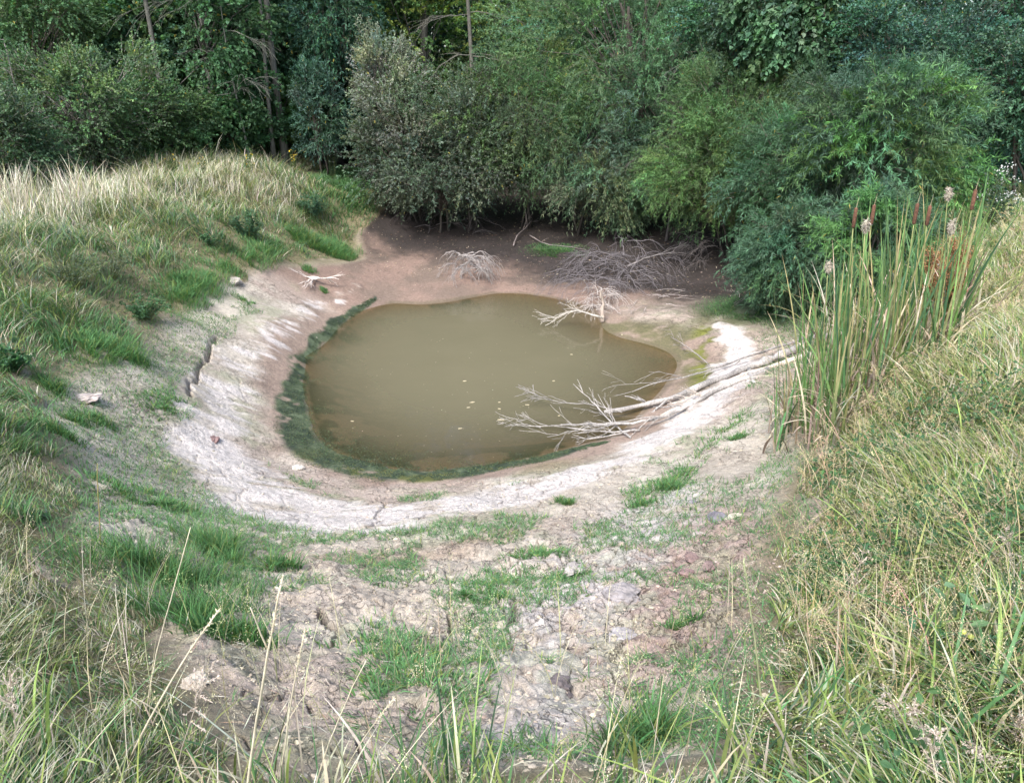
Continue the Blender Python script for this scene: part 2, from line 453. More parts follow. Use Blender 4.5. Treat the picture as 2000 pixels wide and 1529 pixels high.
def water_mat():
    m, nt, b, out = new_mat("murky_water")
    d = nt.nodes.new("ShaderNodeAttribute"); d.attribute_name = "murk"
    g = nt.nodes.new("ShaderNodeNewGeometry")
    n = nt.nodes.new("ShaderNodeTexNoise"); n.inputs["Scale"].default_value = 1.1; n.inputs["Detail"].default_value = 4
    nt.links.new(g.outputs["Position"], n.inputs["Vector"])
    mx = nt.nodes.new("ShaderNodeMix"); mx.data_type = 'RGBA'
    mx.inputs[6].default_value = (.168, .152, .098, 1); mx.inputs[7].default_value = (.140, .128, .080, 1)
    nt.links.new(n.outputs["Fac"], mx.inputs[0])
    nt.links.new(mx.outputs[2], b.inputs["Base Color"])
    b.inputs["Roughness"].default_value = .9
    b.inputs["Specular IOR Level"].default_value = 0
    tr = nt.nodes.new("ShaderNodeBsdfTransparent"); tr.inputs[0].default_value = (.93, .88, .76, 1)
    body = nt.nodes.new("ShaderNodeMixShader")
    nt.links.new(d.outputs["Fac"], body.inputs[0]); nt.links.new(tr.outputs[0], body.inputs[1]); nt.links.new(b.outputs[0], body.inputs[2])
    gl = nt.nodes.new("ShaderNodeBsdfGlossy"); gl.inputs["Roughness"].default_value = .06
    fr = nt.nodes.new("ShaderNodeFresnel"); fr.inputs["IOR"].default_value = 1.33
    w = nt.nodes.new("ShaderNodeTexNoise"); w.inputs["Scale"].default_value = 3.0; w.inputs["Detail"].default_value = 3
    nt.links.new(g.outputs["Position"], w.inputs["Vector"])
    bp = nt.nodes.new("ShaderNodeBump"); bp.inputs["Strength"].default_value = .12; bp.inputs["Distance"].default_value = .04
    nt.links.new(w.outputs["Fac"], bp.inputs["Height"]); nt.links.new(bp.outputs[0], gl.inputs["Normal"]); nt.links.new(bp.outputs[0], fr.inputs["Normal"])
    sm = nt.nodes.new("ShaderNodeMixShader")
    nt.links.new(fr.outputs[0], sm.inputs[0]); nt.links.new(body.outputs[0], sm.inputs[1]); nt.links.new(gl.outputs[0], sm.inputs[2])
    nt.links.new(sm.outputs[0], out.inputs["Surface"])
    return m

M_LEAF = leaf_mat("leaf_surface", .28, .6, .2)
M_WILLOW = leaf_mat("willow_leaf_surface", .25, .6, .25, (1, 1, .6))
M_GRASS = leaf_mat("grass_blade_surface", .3, .6, .25)
M_STRAW = leaf_mat("straw_surface", .15, .8, .15, (1, .95, .8))
M_BARK = bark_mat("bark_surface")
M_DEAD = bark_mat("weathered_wood", 40, .9, .3)
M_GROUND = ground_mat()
M_WATER = water_mat()
M_STONE = bark_mat("stone_surface", 18, .9, .7, 1.0)
M_SOFT = bark_mat("seed_fluff", 60, 1.0, .5, 1.0)
M_SHINY = leaf_mat("berry_skin", .0, .3, .5)

# ------------------------------------------------------------------ ground
def lerp(a, b, t):
    t = np.asarray(t)[..., None]
    return a * (1 - t) + b * t

def build_ground():
    th = np.concatenate([np.linspace(-180, -75, 24)[:-1], np.linspace(-75, -42, 50)[:-1], np.linspace(-42, 42, 880), np.linspace(42, 75, 50)[1:], np.linspace(75, 180, 24)[1:-1]])
    th = np.radians(th)
    rr = np.concatenate([np.linspace(.03, 1.1, 26)[:-1], np.geomspace(1.1, 24, 900), np.geomspace(24, 400, 60)[1:]])
    T, Rr = np.meshgrid(th, rr)
    x = (Rr * np.sin(T)).ravel(); y = (Rr * np.cos(T)).ravel()
    z, k = surface(x, y)
    C = lambda *c: np.array(c, float)
    n1 = fbm(x, y, .9, 4, 101); n2 = fbm(x, y, .35, 4, 102); n3 = fbm(x, y, .12, 3, 103); n4 = fbm(x, y, 2.0, 3, 104)
    ds = k["ds"]
    grassy = lerp(C(.17, .155, .085), C(.26, .215, .13), n1)
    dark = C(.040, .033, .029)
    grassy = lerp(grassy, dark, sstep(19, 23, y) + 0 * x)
    clay = lerp(C(.41, .36, .30), C(.54, .485, .41), sstep(.3, .7, n2))
    pink = lerp(C(.36, .275, .23), C(.43, .345, .295), n1)
    col = lerp(clay, pink, sstep(.52, .68, n4) * .7)
    # pink slope on the near right, pale grey lower right
    pr = stroke(x, y, [(1400, 1020), (1380, 1120), (1350, 1230), (1300, 1300)], [.3, .4, .4, .3], .6)
    col = lerp(col, C(.36, .27, .235), pr * .85)
    gr = stroke(x, y, [(1300, 980), (1200, 1080), (1100, 1180), (1050, 1300), (1150, 1420), (1050, 1500)], [.35, .4, .35, .3, .25, .3], .8)
    col = lerp(col, C(.53, .485, .465), gr * sstep(.3, .55, n3) * .9)
    # green film and seedlings stain on the bank
    gm = sstep(.44, .62, fbm(x, y, .7, 4, 110) + .07 * (x < -1.5)) * k["dry"] * sstep(.35, .6, n3)
    col = lerp(col, C(.27, .31, .18), gm * .4)
    # brown patch
    br = stroke(x, y, [(430, 1045), (520, 1075), (640, 1100), (780, 1090), (900, 1070), (1000, 1040)], [.15, .22, .32, .26, .2, .12], .8)
    col = lerp(col, C(.24, .165, .115), br * sstep(.35, .6, n2) * .6)
    pl = stroke(x, y, [(170, 760), (230, 830), (250, 900), (330, 880), (400, 820), (330, 690), (420, 600), (500, 560)], [.4, .5, .6, .5, .4, .35, .3, .3], .8)
    col = lerp(col, C(.53, .475, .39), pl * sstep(.3, .55, n2) * .85)  # pale clay of the left slope, its bright light painted in as well
    # orange-brown mud of the left and the flats, wet mud beside the water
    mud = lerp(C(.27, .205, .165), C(.33, .25, .20), n2)
    col = lerp(col, mud, 1 - sstep(.35, .75, ds + (n2 - .5) * .4))
    wetm = sstep(.16, .0, ds)
    # crust
    cwide = stroke(x + (n2 - .5) * .3, y + (n1 - .5) * .3, CRUST, [w * 1.25 for w in CRUST_W], .95)
    streak = fbm(x * .35 + y * .2, y * 1.6 - x * .5, .16, 4, 140)
    left = sstep(-2.0, -2.8, x) * sstep(7.2, 8.0, y)
    cm = sstep(.36, .66, cwide * (.70 - .06 * left) + (n2 - .5) * .6 + (streak - .5) * (.55 + .35 * left) - left * .16 + .04)
    col = lerp(col, lerp(C(.44, .395, .36), C(.62, .57, .54), sstep(.25, .65, n3 * .5 + cwide * .35 + .1)), cm * .92)
    # ochre and moss bands on the flank
    och = sstep(.5, .7, n1) * sstep(.1, .3, ds) * (1 - sstep(.5, .9, ds)) * (x > 0) * (y < 15)
    col = lerp(col, C(.20, .18, .085), och * .5)
    rt = stroke(x, y, [(1180, 640), (1290, 650), (1360, 680), (1370, 740), (1420, 600), (1480, 590)], [.3, .5, .5, .3, .6, .8], .7)
    col = lerp(col, C(.125, .12, .06), rt * sstep(.28, .55, n2) * .9 * (1 - cm))
    ms = stroke(x, y, [(1375, 750), (1385, 710), (1385, 670), (1375, 640)], [.15, .22, .22, .15], .8)
    col = lerp(col, C(.19, .20, .045), ms * sstep(.35, .55, n2) * (1 - cm))
    # red-brown silt flat behind the pond, then leaf litter, willow shade painted into its colour
    back = sstep(13.0, 14.2, y + (n1 - .5)) * (x < 4.5) * k["bare"]
    silt = lerp(C(.235, .165, .132), C(.175, .132, .105), sstep(.35, .65, n1))
    col = lerp(col, silt, back * (1 - cm))
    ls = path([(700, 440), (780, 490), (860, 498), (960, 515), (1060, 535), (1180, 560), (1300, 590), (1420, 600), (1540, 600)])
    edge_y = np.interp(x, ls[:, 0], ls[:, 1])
    mould_shade = sstep(-1.3, .7, y - edge_y + (n1 - .5) * 1.6 + (n3 - .5) * .8) * (x > -6.5)
    col = lerp(col, lerp(C(.024, .020, .018), C(.048, .039, .036), n2), mould_shade * k["bare"])
    gg = stroke(x, y, [(1450, 600), (1520, 610), (1580, 620)], [.7, .8, .7], .6)
    col = lerp(col, C(.05, .085, .04), gg * .8)
    al = k["algae"] * sstep(.22, .36, fbm(x, y, .28, 4, 120))
    acol = lerp(C(.035, .050, .033), C(.085, .11, .065), sstep(.35, .65, n3))
    acol = lerp(acol, C(.13, .135, .035), sstep(.55, .7, n2) * sstep(8.3, 7.2, y) * .7)
    col = lerp(col, acol, al)
    sub = sstep(.02, -.08, ds)
    bed = lerp(C(.155, .128, .09), C(.05, .06, .035), sstep(.44, .56, fbm(x, y, .45, 4, 130)) * sstep(-1.6, -.1, ds) * ((x < -.6) | (y < 8.6)))
    col = lerp(col, bed, sub * (1 - al * .8))
    col = lerp(col, col * .55, k["crack"])  # shade down in the cracks painted into the ground colour
    # thin moss line at the water's edge on the far side
    col = lerp(col, C(.10, .085, .05), sstep(.10, .03, np.abs(ds - .03)) * (1 - al) * .6)
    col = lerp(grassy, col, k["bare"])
    nT, nR = len(th), len(rr)
    idx = np.arange(nT * nR).reshape(nR, nT)
    a = idx[:-1, :]; b = np.roll(idx, -1, axis=1)[:-1, :]; c = np.roll(idx, -1, axis=1)[1:, :]; d = idx[1:, :]
    quads = np.stack([a, b, c, d], -1).reshape(-1, 4)
    v = np.stack([x, y, z], -1)
    wet = np.clip(wetm + mould_shade * .2 + back * .25 + al * .5, 0, 1)
    cracked = np.clip(.75 * cm * sstep(.42, .56, n2) + k["dry"] * (1 - cm) * sstep(.42, .6, n1 * .6 + n4 * .5) * (y < 13.5), 0, 1) * (1 - al) * (1 - mould_shade)
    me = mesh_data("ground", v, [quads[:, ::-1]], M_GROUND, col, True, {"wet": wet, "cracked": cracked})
    g = link("ground", me)
    tag(g, "dried cracked clay basin with white crust around the shrunken pond", "ground", kind="structure")
build_ground()

def gz(x, y):
    z, _ = surface(np.atleast_1d(np.asarray(x, float)), np.atleast_1d(np.asarray(y, float)))
    return z

def build_water():
    xs = np.arange(-4.5, 5.0, .06); ys = np.arange(6.6, 16.4, .06)
    X, Y = np.meshgrid(xs, ys)
    x, y = X.ravel(), Y.ravel()
    z, k = surface(x, y)
    depth = np.maximum(-z, 0)
    murk = 1 - np.exp(-np.maximum(depth * 4.2, 0))
    n = len(xs); m = len(ys)
    idx = np.arange(n * m).reshape(m, n)
    q = np.stack([idx[:-1, :-1], idx[:-1, 1:], idx[1:, 1:], idx[1:, :-1]], -1).reshape(-1, 4)
    near = (k["ds"] < .45)
    keep = near[q].any(1)
    v = np.stack([x, y, np.zeros_like(x)], -1)
    used = np.unique(q[keep]); mp = np.full(len(v), -1); mp[used] = np.arange(len(used))
    me = mesh_data("pond_water", v[used], [mp[q[keep]]], M_WATER, None, True, {"murk": murk[used]})
    w = link("pond_water", me)
    tag(w, "murky olive brown pond water at the bottom of the basin", "pond water", kind="structure")
build_water()

# ------------------------------------------------------------------ plant geometry
def blades(G, P, h, w, az, lean, droop, c0, c1, k=3, twist=None):
    """curved tapering blades; all arguments per blade"""
    N = len(P)
    if N == 0: return
    t = np.linspace(0, 1, k + 1)
    d = np.stack([np.cos(az), np.sin(az), np.zeros(N)], -1)
    tw = az + np.pi / 2 + (rng.normal(0, .6, N) if twist is None else twist)
    s = np.stack([np.cos(tw), np.sin(tw), np.zeros(N)], -1)
    T = t[None, :, None]
    hh = h[:, None, None]
    pos = P[:, None, :] + d[:, None, :] * hh * lean[:, None, None] * (T * .35 + T ** 2 * .65)
    pos = pos + np.array([0, 0, 1.0]) * hh * (T - droop[:, None, None] * T ** 2)
    wt = (w[:, None] * np.minimum(1, .55 + t[None, :] * 1.4) * (1 - t[None, :] ** 3))[:, :, None]
    L = pos[:, :-1] - s[:, None, :] * wt[:, :-1] * .5
    Rr = pos[:, :-1] + s[:, None, :] * wt[:, :-1] * .5
    V = np.concatenate([np.stack([L, Rr], 2).reshape(N, k * 2, 3), pos[:, -1:, :]], 1)
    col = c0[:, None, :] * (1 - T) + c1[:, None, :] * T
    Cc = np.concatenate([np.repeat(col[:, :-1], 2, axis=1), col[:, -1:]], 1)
    n = 2 * k + 1
    base = (np.arange(N) * n)[:, None]
    fs = []
    for i in range(k - 1):
        fs.append(base + np.array([[2 * i, 2 * i + 1, 2 * i + 3, 2 * i + 2]]))
    tri = base + np.array([[2 * k - 2, 2 * k - 1, 2 * k]])
    G.add(V.reshape(-1, 3), ([np.concatenate(fs)] if fs else []) + [tri], Cc.reshape(-1, 3))

def leaves(G, O, D, length, width, col, up=None, six=False, r=rng):
    """flat leaf faces: O base, D unit direction"""
    N = len(O)
    if up is None:
        up = np.array([0, 0, 1.0]) + r.normal(0, .55, (N, 3))
    s = norm(np.cross(D, up))
    L = np.asarray(length)[:, None] if np.ndim(length) else length
    W = np.asarray(width)[:, None] if np.ndim(width) else width
    if six:
        nrm = norm(np.cross(s, D))
        pts = [O, O + D * L * .28 + s * W * .5, O + D * L * .68 + s * W * .36, O + D * L - nrm * W * .15, O + D * L * .68 - s * W * .36, O + D * L * .28 - s * W * .5]
        V = np.stack(pts, 1); n = 6
        f = [(np.arange(N) * n)[:, None] + np.array([[0, 1, 2, 3]]), (np.arange(N) * n)[:, None] + np.array([[0, 3, 4, 5]])]
        V[:, [1, 2, 4, 5]] += nrm[:, None, :] * (W[:, None, :] if np.ndim(W) else W) * .12
        f = [np.concatenate(f)]
    else:
        pts = [O, O + D * L * .42 + s * W * .5, O + D * L, O + D * L * .42 - s * W * .5]
        V = np.stack(pts, 1); n = 4
        f = [(np.arange(N) * n)[:, None] + np.array([[0, 1, 2, 3]])]
    G.add(V.reshape(-1, 3), f, np.repeat(col, n, axis=0))

def tube(G, pts, rad, col, sides=6):
    pts = np.asarray(pts, float); rad = np.asarray(rad, float)
    n = len(pts)
    tan = norm(np.gradient(pts, axis=0))
    ref = np.array([0, 0, 1.0]) if abs(tan[0][2]) < .9 else np.array([1.0, 0, 0])
    a = norm(np.cross(tan, ref)); b = np.cross(tan, a)
    ang = np.linspace(0, 2 * np.pi, sides, endpoint=False)
    ring = pts[:, None, :] + rad[:, None, None] * (np.cos(ang)[None, :, None] * a[:, None, :] + np.sin(ang)[None, :, None] * b[:, None, :])
    V = ring.reshape(-1, 3)
    i = np.arange(n - 1)[:, None] * sides; j = np.arange(sides)[None, :]; jn = (j + 1) % sides
    q = np.stack([i + j, i + jn, i + sides + jn, i + sides + j], -1).reshape(-1, 4)
    caps = [np.array([list(range(sides))[::-1]]), np.array([[(n - 1) * sides + s for s in range(sides)]])]
    c = np.asarray(col, float)
    if c.ndim == 2 and len(c) == n: c = np.repeat(c, sides, axis=0)
    G.add(V, [q] + caps, c)

def curve(p0, p1, n, wob, r, sag=0.0):
    t = np.linspace(0, 1, n)[:, None]
    L = np.linalg.norm(np.subtract(p1, p0))
    p = np.asarray(p0) * (1 - t) + np.asarray(p1) * t
    off = np.cumsum(r.normal(0, wob * L / n, (n, 3)), axis=0)
    off = off - t * off[-1]
    p = p + off
    p[:, 2] -= sag * L * 4 * (t[:, 0] * (1 - t[:, 0]))
    return p

def ball(r, n=2, rough=.25, sq=(1, 1, 1)):
    """a lumpy closed stone-like solid"""
    import bmesh
    bm = bmesh.new(); bmesh.ops.create_icosphere(bm, subdivisions=n, radius=1)
    v = np.array([x.co[:] for x in bm.verts]); f = np.array([[q.index for q in p.verts] for p in bm.faces]); bm.free()
    s = int(r.integers(1000))
    d = 1 + rough * ((fbm(v[:, 0] * 1.3 + v[:, 2], v[:, 1] * 1.3 - v[:, 2] * .7, 1.0, 3, s) - .5) * 2) + rough * .35 * (r.random(len(v)) - .5)
    return v * d[:, None] * np.array(sq), f

# ------------------------------------------------------------------ trees and shrubs
def vary(c, n, r, hue=.12, val=.22):
    c = np.asarray(c, float)
    v = c * (1 + r.normal(0, val, (n, 1))) * (1 + r.normal(0, hue, (n, 3)))
    return np.clip(v, .004, .9)

def crown(G, B, r, ctr, rad, K, tw, lf, L, ll, lw, col, droop=.25, base=None, clump=.34, twig_col=(.10, .085, .07), six=False, shell=.45, upb=.3, tip=None, twig_geo=.25, bias=None, holes=0.0):
    """foliage of clumps; limbs run from base to the clumps. G leaves, B wood"""
    ctr = np.asarray(ctr, float); rad = np.asarray(rad, float)
    d = norm(r.normal(0, 1, (K * 3, 3)))
    rr = shell + (1 - shell) * r.random(K * 3) ** .6
    lob = .62 + .75 * fbm(d[:, 0] * 1.5 + d[:, 1] * .8 + 9, d[:, 2] * 1.5 - d[:, 1] * .6, .9, 2, int(r.integers(900)))   # uneven outline
    cen = ctr + d * (rr * lob)[:, None] * rad
    if holes:
        m = fbm(cen[:, 0] * .9 + cen[:, 1] * .4, cen[:, 2], 1.2, 2, int(r.integers(900))) > holes
        cen = cen[m]
    cen = cen[:K]; K = len(cen)
    csz = clump * rad.mean() * (.65 + .8 * r.random(K))
    tl = np.array([1.36, 1.56, 1.50])
    cc = vary(np.asarray(col) * tl, K, r, .08, .20)
    if tip is not None:
        mt = r.random(K) < .3
        cc[mt] = vary(np.asarray(tip) * tl, mt.sum(), r, .08, .15)
    if B is not None and base is not None:
        for i in range(0, K):
            if r.random() < .55:
                p = curve(base + (ctr - base) * r.uniform(.1, .7), cen[i], 6, .12, r, -.04)
                tube(B, p, np.linspace(.008 + .008 * rad.mean(), .004, 6), twig_col, 4)
    N = K * tw
    ci = np.repeat(np.arange(K), tw)
    off = norm(r.normal(0, 1, (N, 3))) * (r.random(N) ** .5)[:, None]
    O = cen[ci] + off * csz[ci][:, None] * np.array([1, 1, .8])
    outw = norm(O - ctr)
    D = norm(outw * .8 + off * .5 + np.array([0, 0, upb]) + r.normal(0, .35, (N, 3)))
    if B is not None and twig_geo > 0:
        m = r.random(N) < twig_geo
        Om, Dm = O[m], D[m]
        tws = L * (.6 + .5 * r.random(m.sum()))[:, None]
        # thin twig ribbons, three-sided
        s = norm(np.cross(Dm, r.normal(0, 1, Dm.shape)))
        e = Om + Dm * tws + np.array([0, 0, -droop]) * tws
        s2 = np.cross(s, Dm)
        w0 = .005
        V = np.stack([Om + s * w0, Om - s * w0 * .5 + s2 * w0 * .87, Om - s * w0 * .5 - s2 * w0 * .87, e], 1)
        n = len(Om)
        b4 = (np.arange(n) * 4)[:, None]
        B.add(V.reshape(-1, 3), [np.concatenate([b4 + np.array([[0, 1, 3]]), b4 + np.array([[1, 2, 3]]), b4 + np.array([[2, 0, 3]])])], np.array(twig_col) * 1.3)
    if lw < .022:
        lf = int(lf * 1.35); ll = ll * .82; lw = lw * .80
    M = N * lf
    ti = np.repeat(np.arange(N), lf)
    t = r.random(M) ** .8
    Lt = (L * (.7 + .6 * r.random(N)))[ti]
    dr = droop * (.6 + .8 * r.random(N))[ti]
    P = O[ti] + D[ti] * (Lt * t)[:, None]
    P[:, 2] -= dr * Lt * t ** 2
    tan = D[ti].copy(); tan[:, 2] -= 2 * dr * t
    ld = norm(norm(tan) * .75 + r.normal(0, .55, (M, 3)))
    ld[:, 2] -= .15
    c = cc[ci[ti]] * (1 + r.normal(0, .16, (M, 1))) * (1 + r.normal(0, .05, (M, 3)))
    yl = r.random(M) < .005
    c[yl] = np.array([.30, .26, .06]) * (.6 + .6 * r.random((yl.sum(), 1)))
    leaves(G, P, norm(ld), ll * (.7 + .6 * r.random(M)), lw * (.75 + .5 * r.random(M)), np.clip(c, .003, .8), None, six, r)
    return cen

def trunk_geo(B, r, h, rad, col, lean=(0, 0), n=10, sides=9):
    t = np.linspace(0, 1, n)
    p = np.stack([lean[0] * t + .04 * h * .3 * np.sin(t * 5 + r.random() * 6) * t, lean[1] * t + .02 * h * np.cos(t * 4 + r.random() * 6) * t, h * t - .15], -1)
    q = rad * (1 - .7 * t) * (1 + .5 * np.exp(-t * 12))
    tube(B, p, q, np.asarray(col) * (1 + .1 * r.normal(size=(n, 1))), sides)
    return p

def plant(name, loc, label, cat, group, crown_me, wood_me, rz=0, sc=1.0, wood_name="trunk"):
    e = empty(name, loc, label, cat, group, rz)
    s = (sc, sc, sc) if np.ndim(sc) == 0 else sc
    e.scale = s
    if crown_me: link("crown", crown_me, e)
    if wood_me: link(wood_name, wood_me, e)
    return e

# prototypes of the forest trees: local origin at the foot
def forest_tree(seed, h, col, tip=None, leaf=(.085, .075), low=.1, rad=1.9, trunk_r=.13, bark=(.13, .125, .11), six=True, K=90, holes=.35, droop=.3):
    r = np.random.default_rng(seed)
    G, B = Geo(), Geo()
    tp = trunk_geo(B, r, h, trunk_r, bark, (r.uniform(-.4, .4), r.uniform(-.3, .3)))
    vis = min(h * .62, 6.2)
    crown(G, B, r, (0, 0, vis * (.5 + low / 2)), (rad, rad * .9, vis * (.52 - low / 2)), K, 17, 15, .45, leaf[0], leaf[1], col, droop, tp[2], .30, bark, six, .25, .1, tip, .12, holes=holes)
    # upper canopy, coarser, added above the view to darken the wood
    crown(G, B, r, (0, 0, h * .86), (rad * 1.25, rad * 1.25, h * .24), 18, 14, 10, .6, leaf[0] * 2.2, leaf[1] * 2.2, col, droop, tp[5], .4, bark, False, .2, .1, tip, 0)
    return G.mesh("forest_crown", M_LEAF), B.mesh("forest_trunk", M_BARK, True)

GREEN_D = (.040, .078, .050); GREEN_M = (.060, .110, .060); GREEN_Y = (.088, .135, .055); GREEN_B = (.038, .080, .062)
protos = [forest_tree(1, 10.5, GREEN_M, GREEN_Y), forest_tree(2, 11.5, (.042, .080, .040), GREEN_M), forest_tree(3, 10, GREEN_D, GREEN_M, (.11, .04), six=False), forest_tree(4, 11, GREEN_Y, (.13, .15, .04)),
          forest_tree(5, 10.5, GREEN_B, GREEN_M, (.08, .05), low=.0, rad=2.2)]

FT = [  # px, forward distance, prototype, scale, label
    (345, 23.0, 0, 1.0, "leafy tree behind the straight grey trunk at the middle of the left bank"),
    (430, 21.5, 1, .92, "mid-green leafy tree just right of the grey trunk behind the left bank"),
    (250, 24.5, 2, 1.05, "dark blue-green tree rising above the pale twiggy bush at left"),
    (545, 25.5, 1, 1.05, "mid-green tree directly behind the pair of slim trunks"),
    (585, 27.0, 0, 1.1, "darker tree just right of and behind the pair of slim trunks"),
    (660, 27.5, 2, 1.1, "dark tree with drooping narrow leaves left of the silvery shrub"),
    (740, 30.0, 4, 1.1, "dark tree in the shaded gap behind the silvery shrub"),
    (830, 25.0, 3, 1.0, "yellow-green tree above the silvery shrub"),
    (960, 27.0, 4, 1.05, "shaded tree behind the dead-limbed tree"),
    (1060, 24.5, 3, .95, "yellow-green tree between the dead-limbed tree and the tall willow"),
    (150, 25.0, 0, 1.0, "tall tree behind the pale twiggy bush with bare branches"),
    (20, 22.0, 0, .95, "mid-green tree at the far left corner of the wood"),
    (70, 27.0, 4, 1.1, "dark tree deep behind the far left corner of the wood"),
    (-120, 22.0, 1, 1.1, None), (1450, 26.0, 4, 1.1, "dark tree between the tall willow and the vine-hung tree"),
    (1330, 27.0, 2, 1.1, "dark tree hidden mostly behind the tall willow"),
    (1640, 24.0, 4, 1.05, "shaded tree supporting the heart-leaved vine"),
    (1780, 21.0, 2, 1.0, "dark tree between the vine-hung tree and the right-hand thicket"),
    (1900, 19.0, 4, 1.0, "blue-green tree over the dark hollow at the right edge"),
    (2030, 17.5, 4, 1.0, "dense dark tree at the right edge above the meadow"),
    (2150, 21.0, 1, 1.1, None), (1200, 29.0, 1, 1.1, "tree far behind the crown of the tall willow"),
]
for i, (px, Y, pi, sc, lab) in enumerate(FT):
    g = base_h(x_at(px, Y, 1.5), Y)
    x = x_at(px, Y, float(g))
    cm, tm = protos[pi]
    plant("broadleaf_tree", (x, Y, g), lab or "broadleaf tree just beyond the edge of the picture", "tree", "broadleaf trees of the wood", cm, tm, rng.uniform(0, 6.28), sc)

def build_wood():
    """the mass of the wood beyond the first trees"""
    r = np.random.default_rng(77)
    G = Geo()
    for j, (Yc, n, h0) in enumerate(((32, 150, 8.5), (37, 130, 11))):
        for i in range(n):
            x = r.uniform(-34, 34); y = Yc + r.uniform(-2, 2); z0 = 1.2 + (j * 1.0)
            c = (x, y, z0 + r.uniform(0.0, h0))
            N = 1500
            P = np.array(c) + r.normal(0, 1, (N, 3)) * np.array([1.3, .8, .9])
            col = vary(GREEN_D if r.random() < .6 else GREEN_M, 1, r) * (1 + r.normal(0, .2, (N, 1)))
            leaves(G, P, norm(r.normal(0, 1, (N, 3))), .20, .15, np.clip(col, .003, 1), None, False, r)
    o = link("far_wood", G.mesh("far_wood", M_LEAF))
    tag(o, "dark mass of woodland foliage behind the first row of trees", "woodland", kind="stuff")
build_wood()
# trunks deep in the wood one can tell apart
for i, (px, Y, rad, hh) in enumerate([(705, 28, .10, 9), (712, 26.0, .035, 5), (700, 25.5, .03, 4.6), (1000, 29, .1, 9), (720, 31, .14, 10), (650, 33, .13, 10), (480, 28, .12, 10), (190, 27, .13, 10), (640, 29, .06, 9),
        (343, 20.6, .075, 9), (541, 21.2, .055, 9), (563, 21.6, .09, 10)]):
    r = np.random.default_rng(300 + i)
    B = Geo(); trunk_geo(B, r, hh, rad, (.14, .13, .11) if i < 9 else (.095, .095, .082), (r.uniform(-.2, .2), 0))
    G = Geo()
    crown(G, B, r, (0, 0, hh * .9), (1.5, 1.5, hh * .2), 16 if i < 9 else 8, 10, 10, .5, .16, .13, GREEN_D, .3, np.array([0, 0, hh * .6]), .4)
    x = x_at(px, Y, 1.3); g = float(base_h(x, Y))
    labs = ["slim pale trunk in the dark gap left of the grey-green shrub", "thin sapling stem in the dark gap beside the grey-green shrub", "thinner leaning sapling stem in the dark gap above the green path",
            "dark trunk behind the dead-limbed tree", "thick shaded trunk deep in the dark gap", "shaded trunk deep in the wood above the white flower", "shaded trunk deep in the wood between leafy crowns",
            "shaded trunk deep in the wood behind the twiggy bush", "slender dark trunk left of the white flower",
            "straight grey trunk rising behind the middle of the left grassy bank", "left and thinner one of the pair of slim grey trunks", "right and thicker one of the pair of slim grey trunks"]
    plant("sapling" if rad < .05 else "slim_tree", (x, Y, g), labs[i], "tree", "bare trunks in the dark wood", G.mesh("c", M_LEAF), B.mesh("t", M_BARK, True))

# shrubs and willows that face the pond: (name, px, Y, bottom py, top py, half width px, kind, label)
def place_crown(name, label, cat, group, seed, Y, px, py_top, py_bot, hw, col, tip, leaf, K, tw, lf, L, droop, upb, clump=.3, base_px=None, bark=(.10, .085, .07), six=False, shell=.35, depth=.9, holes=0.0, mat=None, stems=3, stem_r=.03, twig_geo=.25, low_free=0.0):
    r = np.random.default_rng(seed)
    zt, zb = z_at(py_top, Y), z_at(py_bot, Y)
    bx = base_px or px
    g0 = float(base_h(x_at(bx, Y, 1.0), Y)); fx = x_at(bx, Y, g0)
    zb = max(zb, g0 + low_free)
    zb = zb + .14 * (zt - zb)
    cz = (zt + zb) / 2
    cx = x_at(px, Y, cz)
    rx = hw / FPX * (Y * cP + (CAM_Z - cz) * sP)
    ctr = np.array([cx - fx, 0, cz - g0]); rad = np.array([rx, rx * depth, max((zt - zb) / 2, .3)])
    G, B = Geo(), Geo()
    for i in range(stems):
        a = r.uniform(0, 6.28)
        tipp = ctr + np.array([math.cos(a) * rad[0] * .5, math.sin(a) * rad[1] * .5, rad[2] * r.uniform(-.1, .7)])
        p = curve((r.normal(0, .12), r.normal(0, .12), -.1), tipp, 9, .10, r, -.05)
        tube(B, p, np.linspace(stem_r, stem_r * .3, 9) * r.uniform(.7, 1.2), np.array(bark) * .6, 6)
    crown(G, B, r, ctr, rad, K, tw, lf, L, leaf[0], leaf[1], col, droop, ctr * np.array([.5, .5, .3]), clump, bark, six, shell, upb, tip, twig_geo, holes=holes)
    return plant(name, (fx, Y, g0), label, cat, group, G.mesh("crown", mat or M_WILLOW), B.mesh("stems", M_BARK, True), wood_name="trunk")

WG = (.058, .096, .060); WY = (.088, .125, .044); WS = (.088, .118, .088); WB = (.054, .090, .056)
place_crown("willow_tree", "tallest willow, its misty green crown filling the upper middle of the picture", "willow", "willows around the back of the pond", 21, 19.8, 1215, -130, 320, 240, (.062, .110, .058), (.085, .135, .065), (.115, .017), 120, 26, 26, .55, .25, .35, .25, 1275, holes=.25, stem_r=.09, stems=5)
place_crown("willow_tree", "tall willow's lower neighbour with pale olive leaves left of its leaning trunk", "willow", "willows around the back of the pond", 22, 19.4, 1010, 90, 385, 135, (.066, .098, .046), WY, (.10, .018), 70, 24, 22, .5, .3, .2, .28, 1040, holes=.2)
place_crown("willow_shrub", "rounded yellow-green willow with its crown touching the dark hollow over the brushwood", "willow", "willows around the back of the pond", 23, 16.8, 1440, 130, 370, 140, (.066, .106, .045), (.09, .13, .05), (.095, .015), 90, 26, 26, .42, .2, .5, .28, 1460, holes=.1)
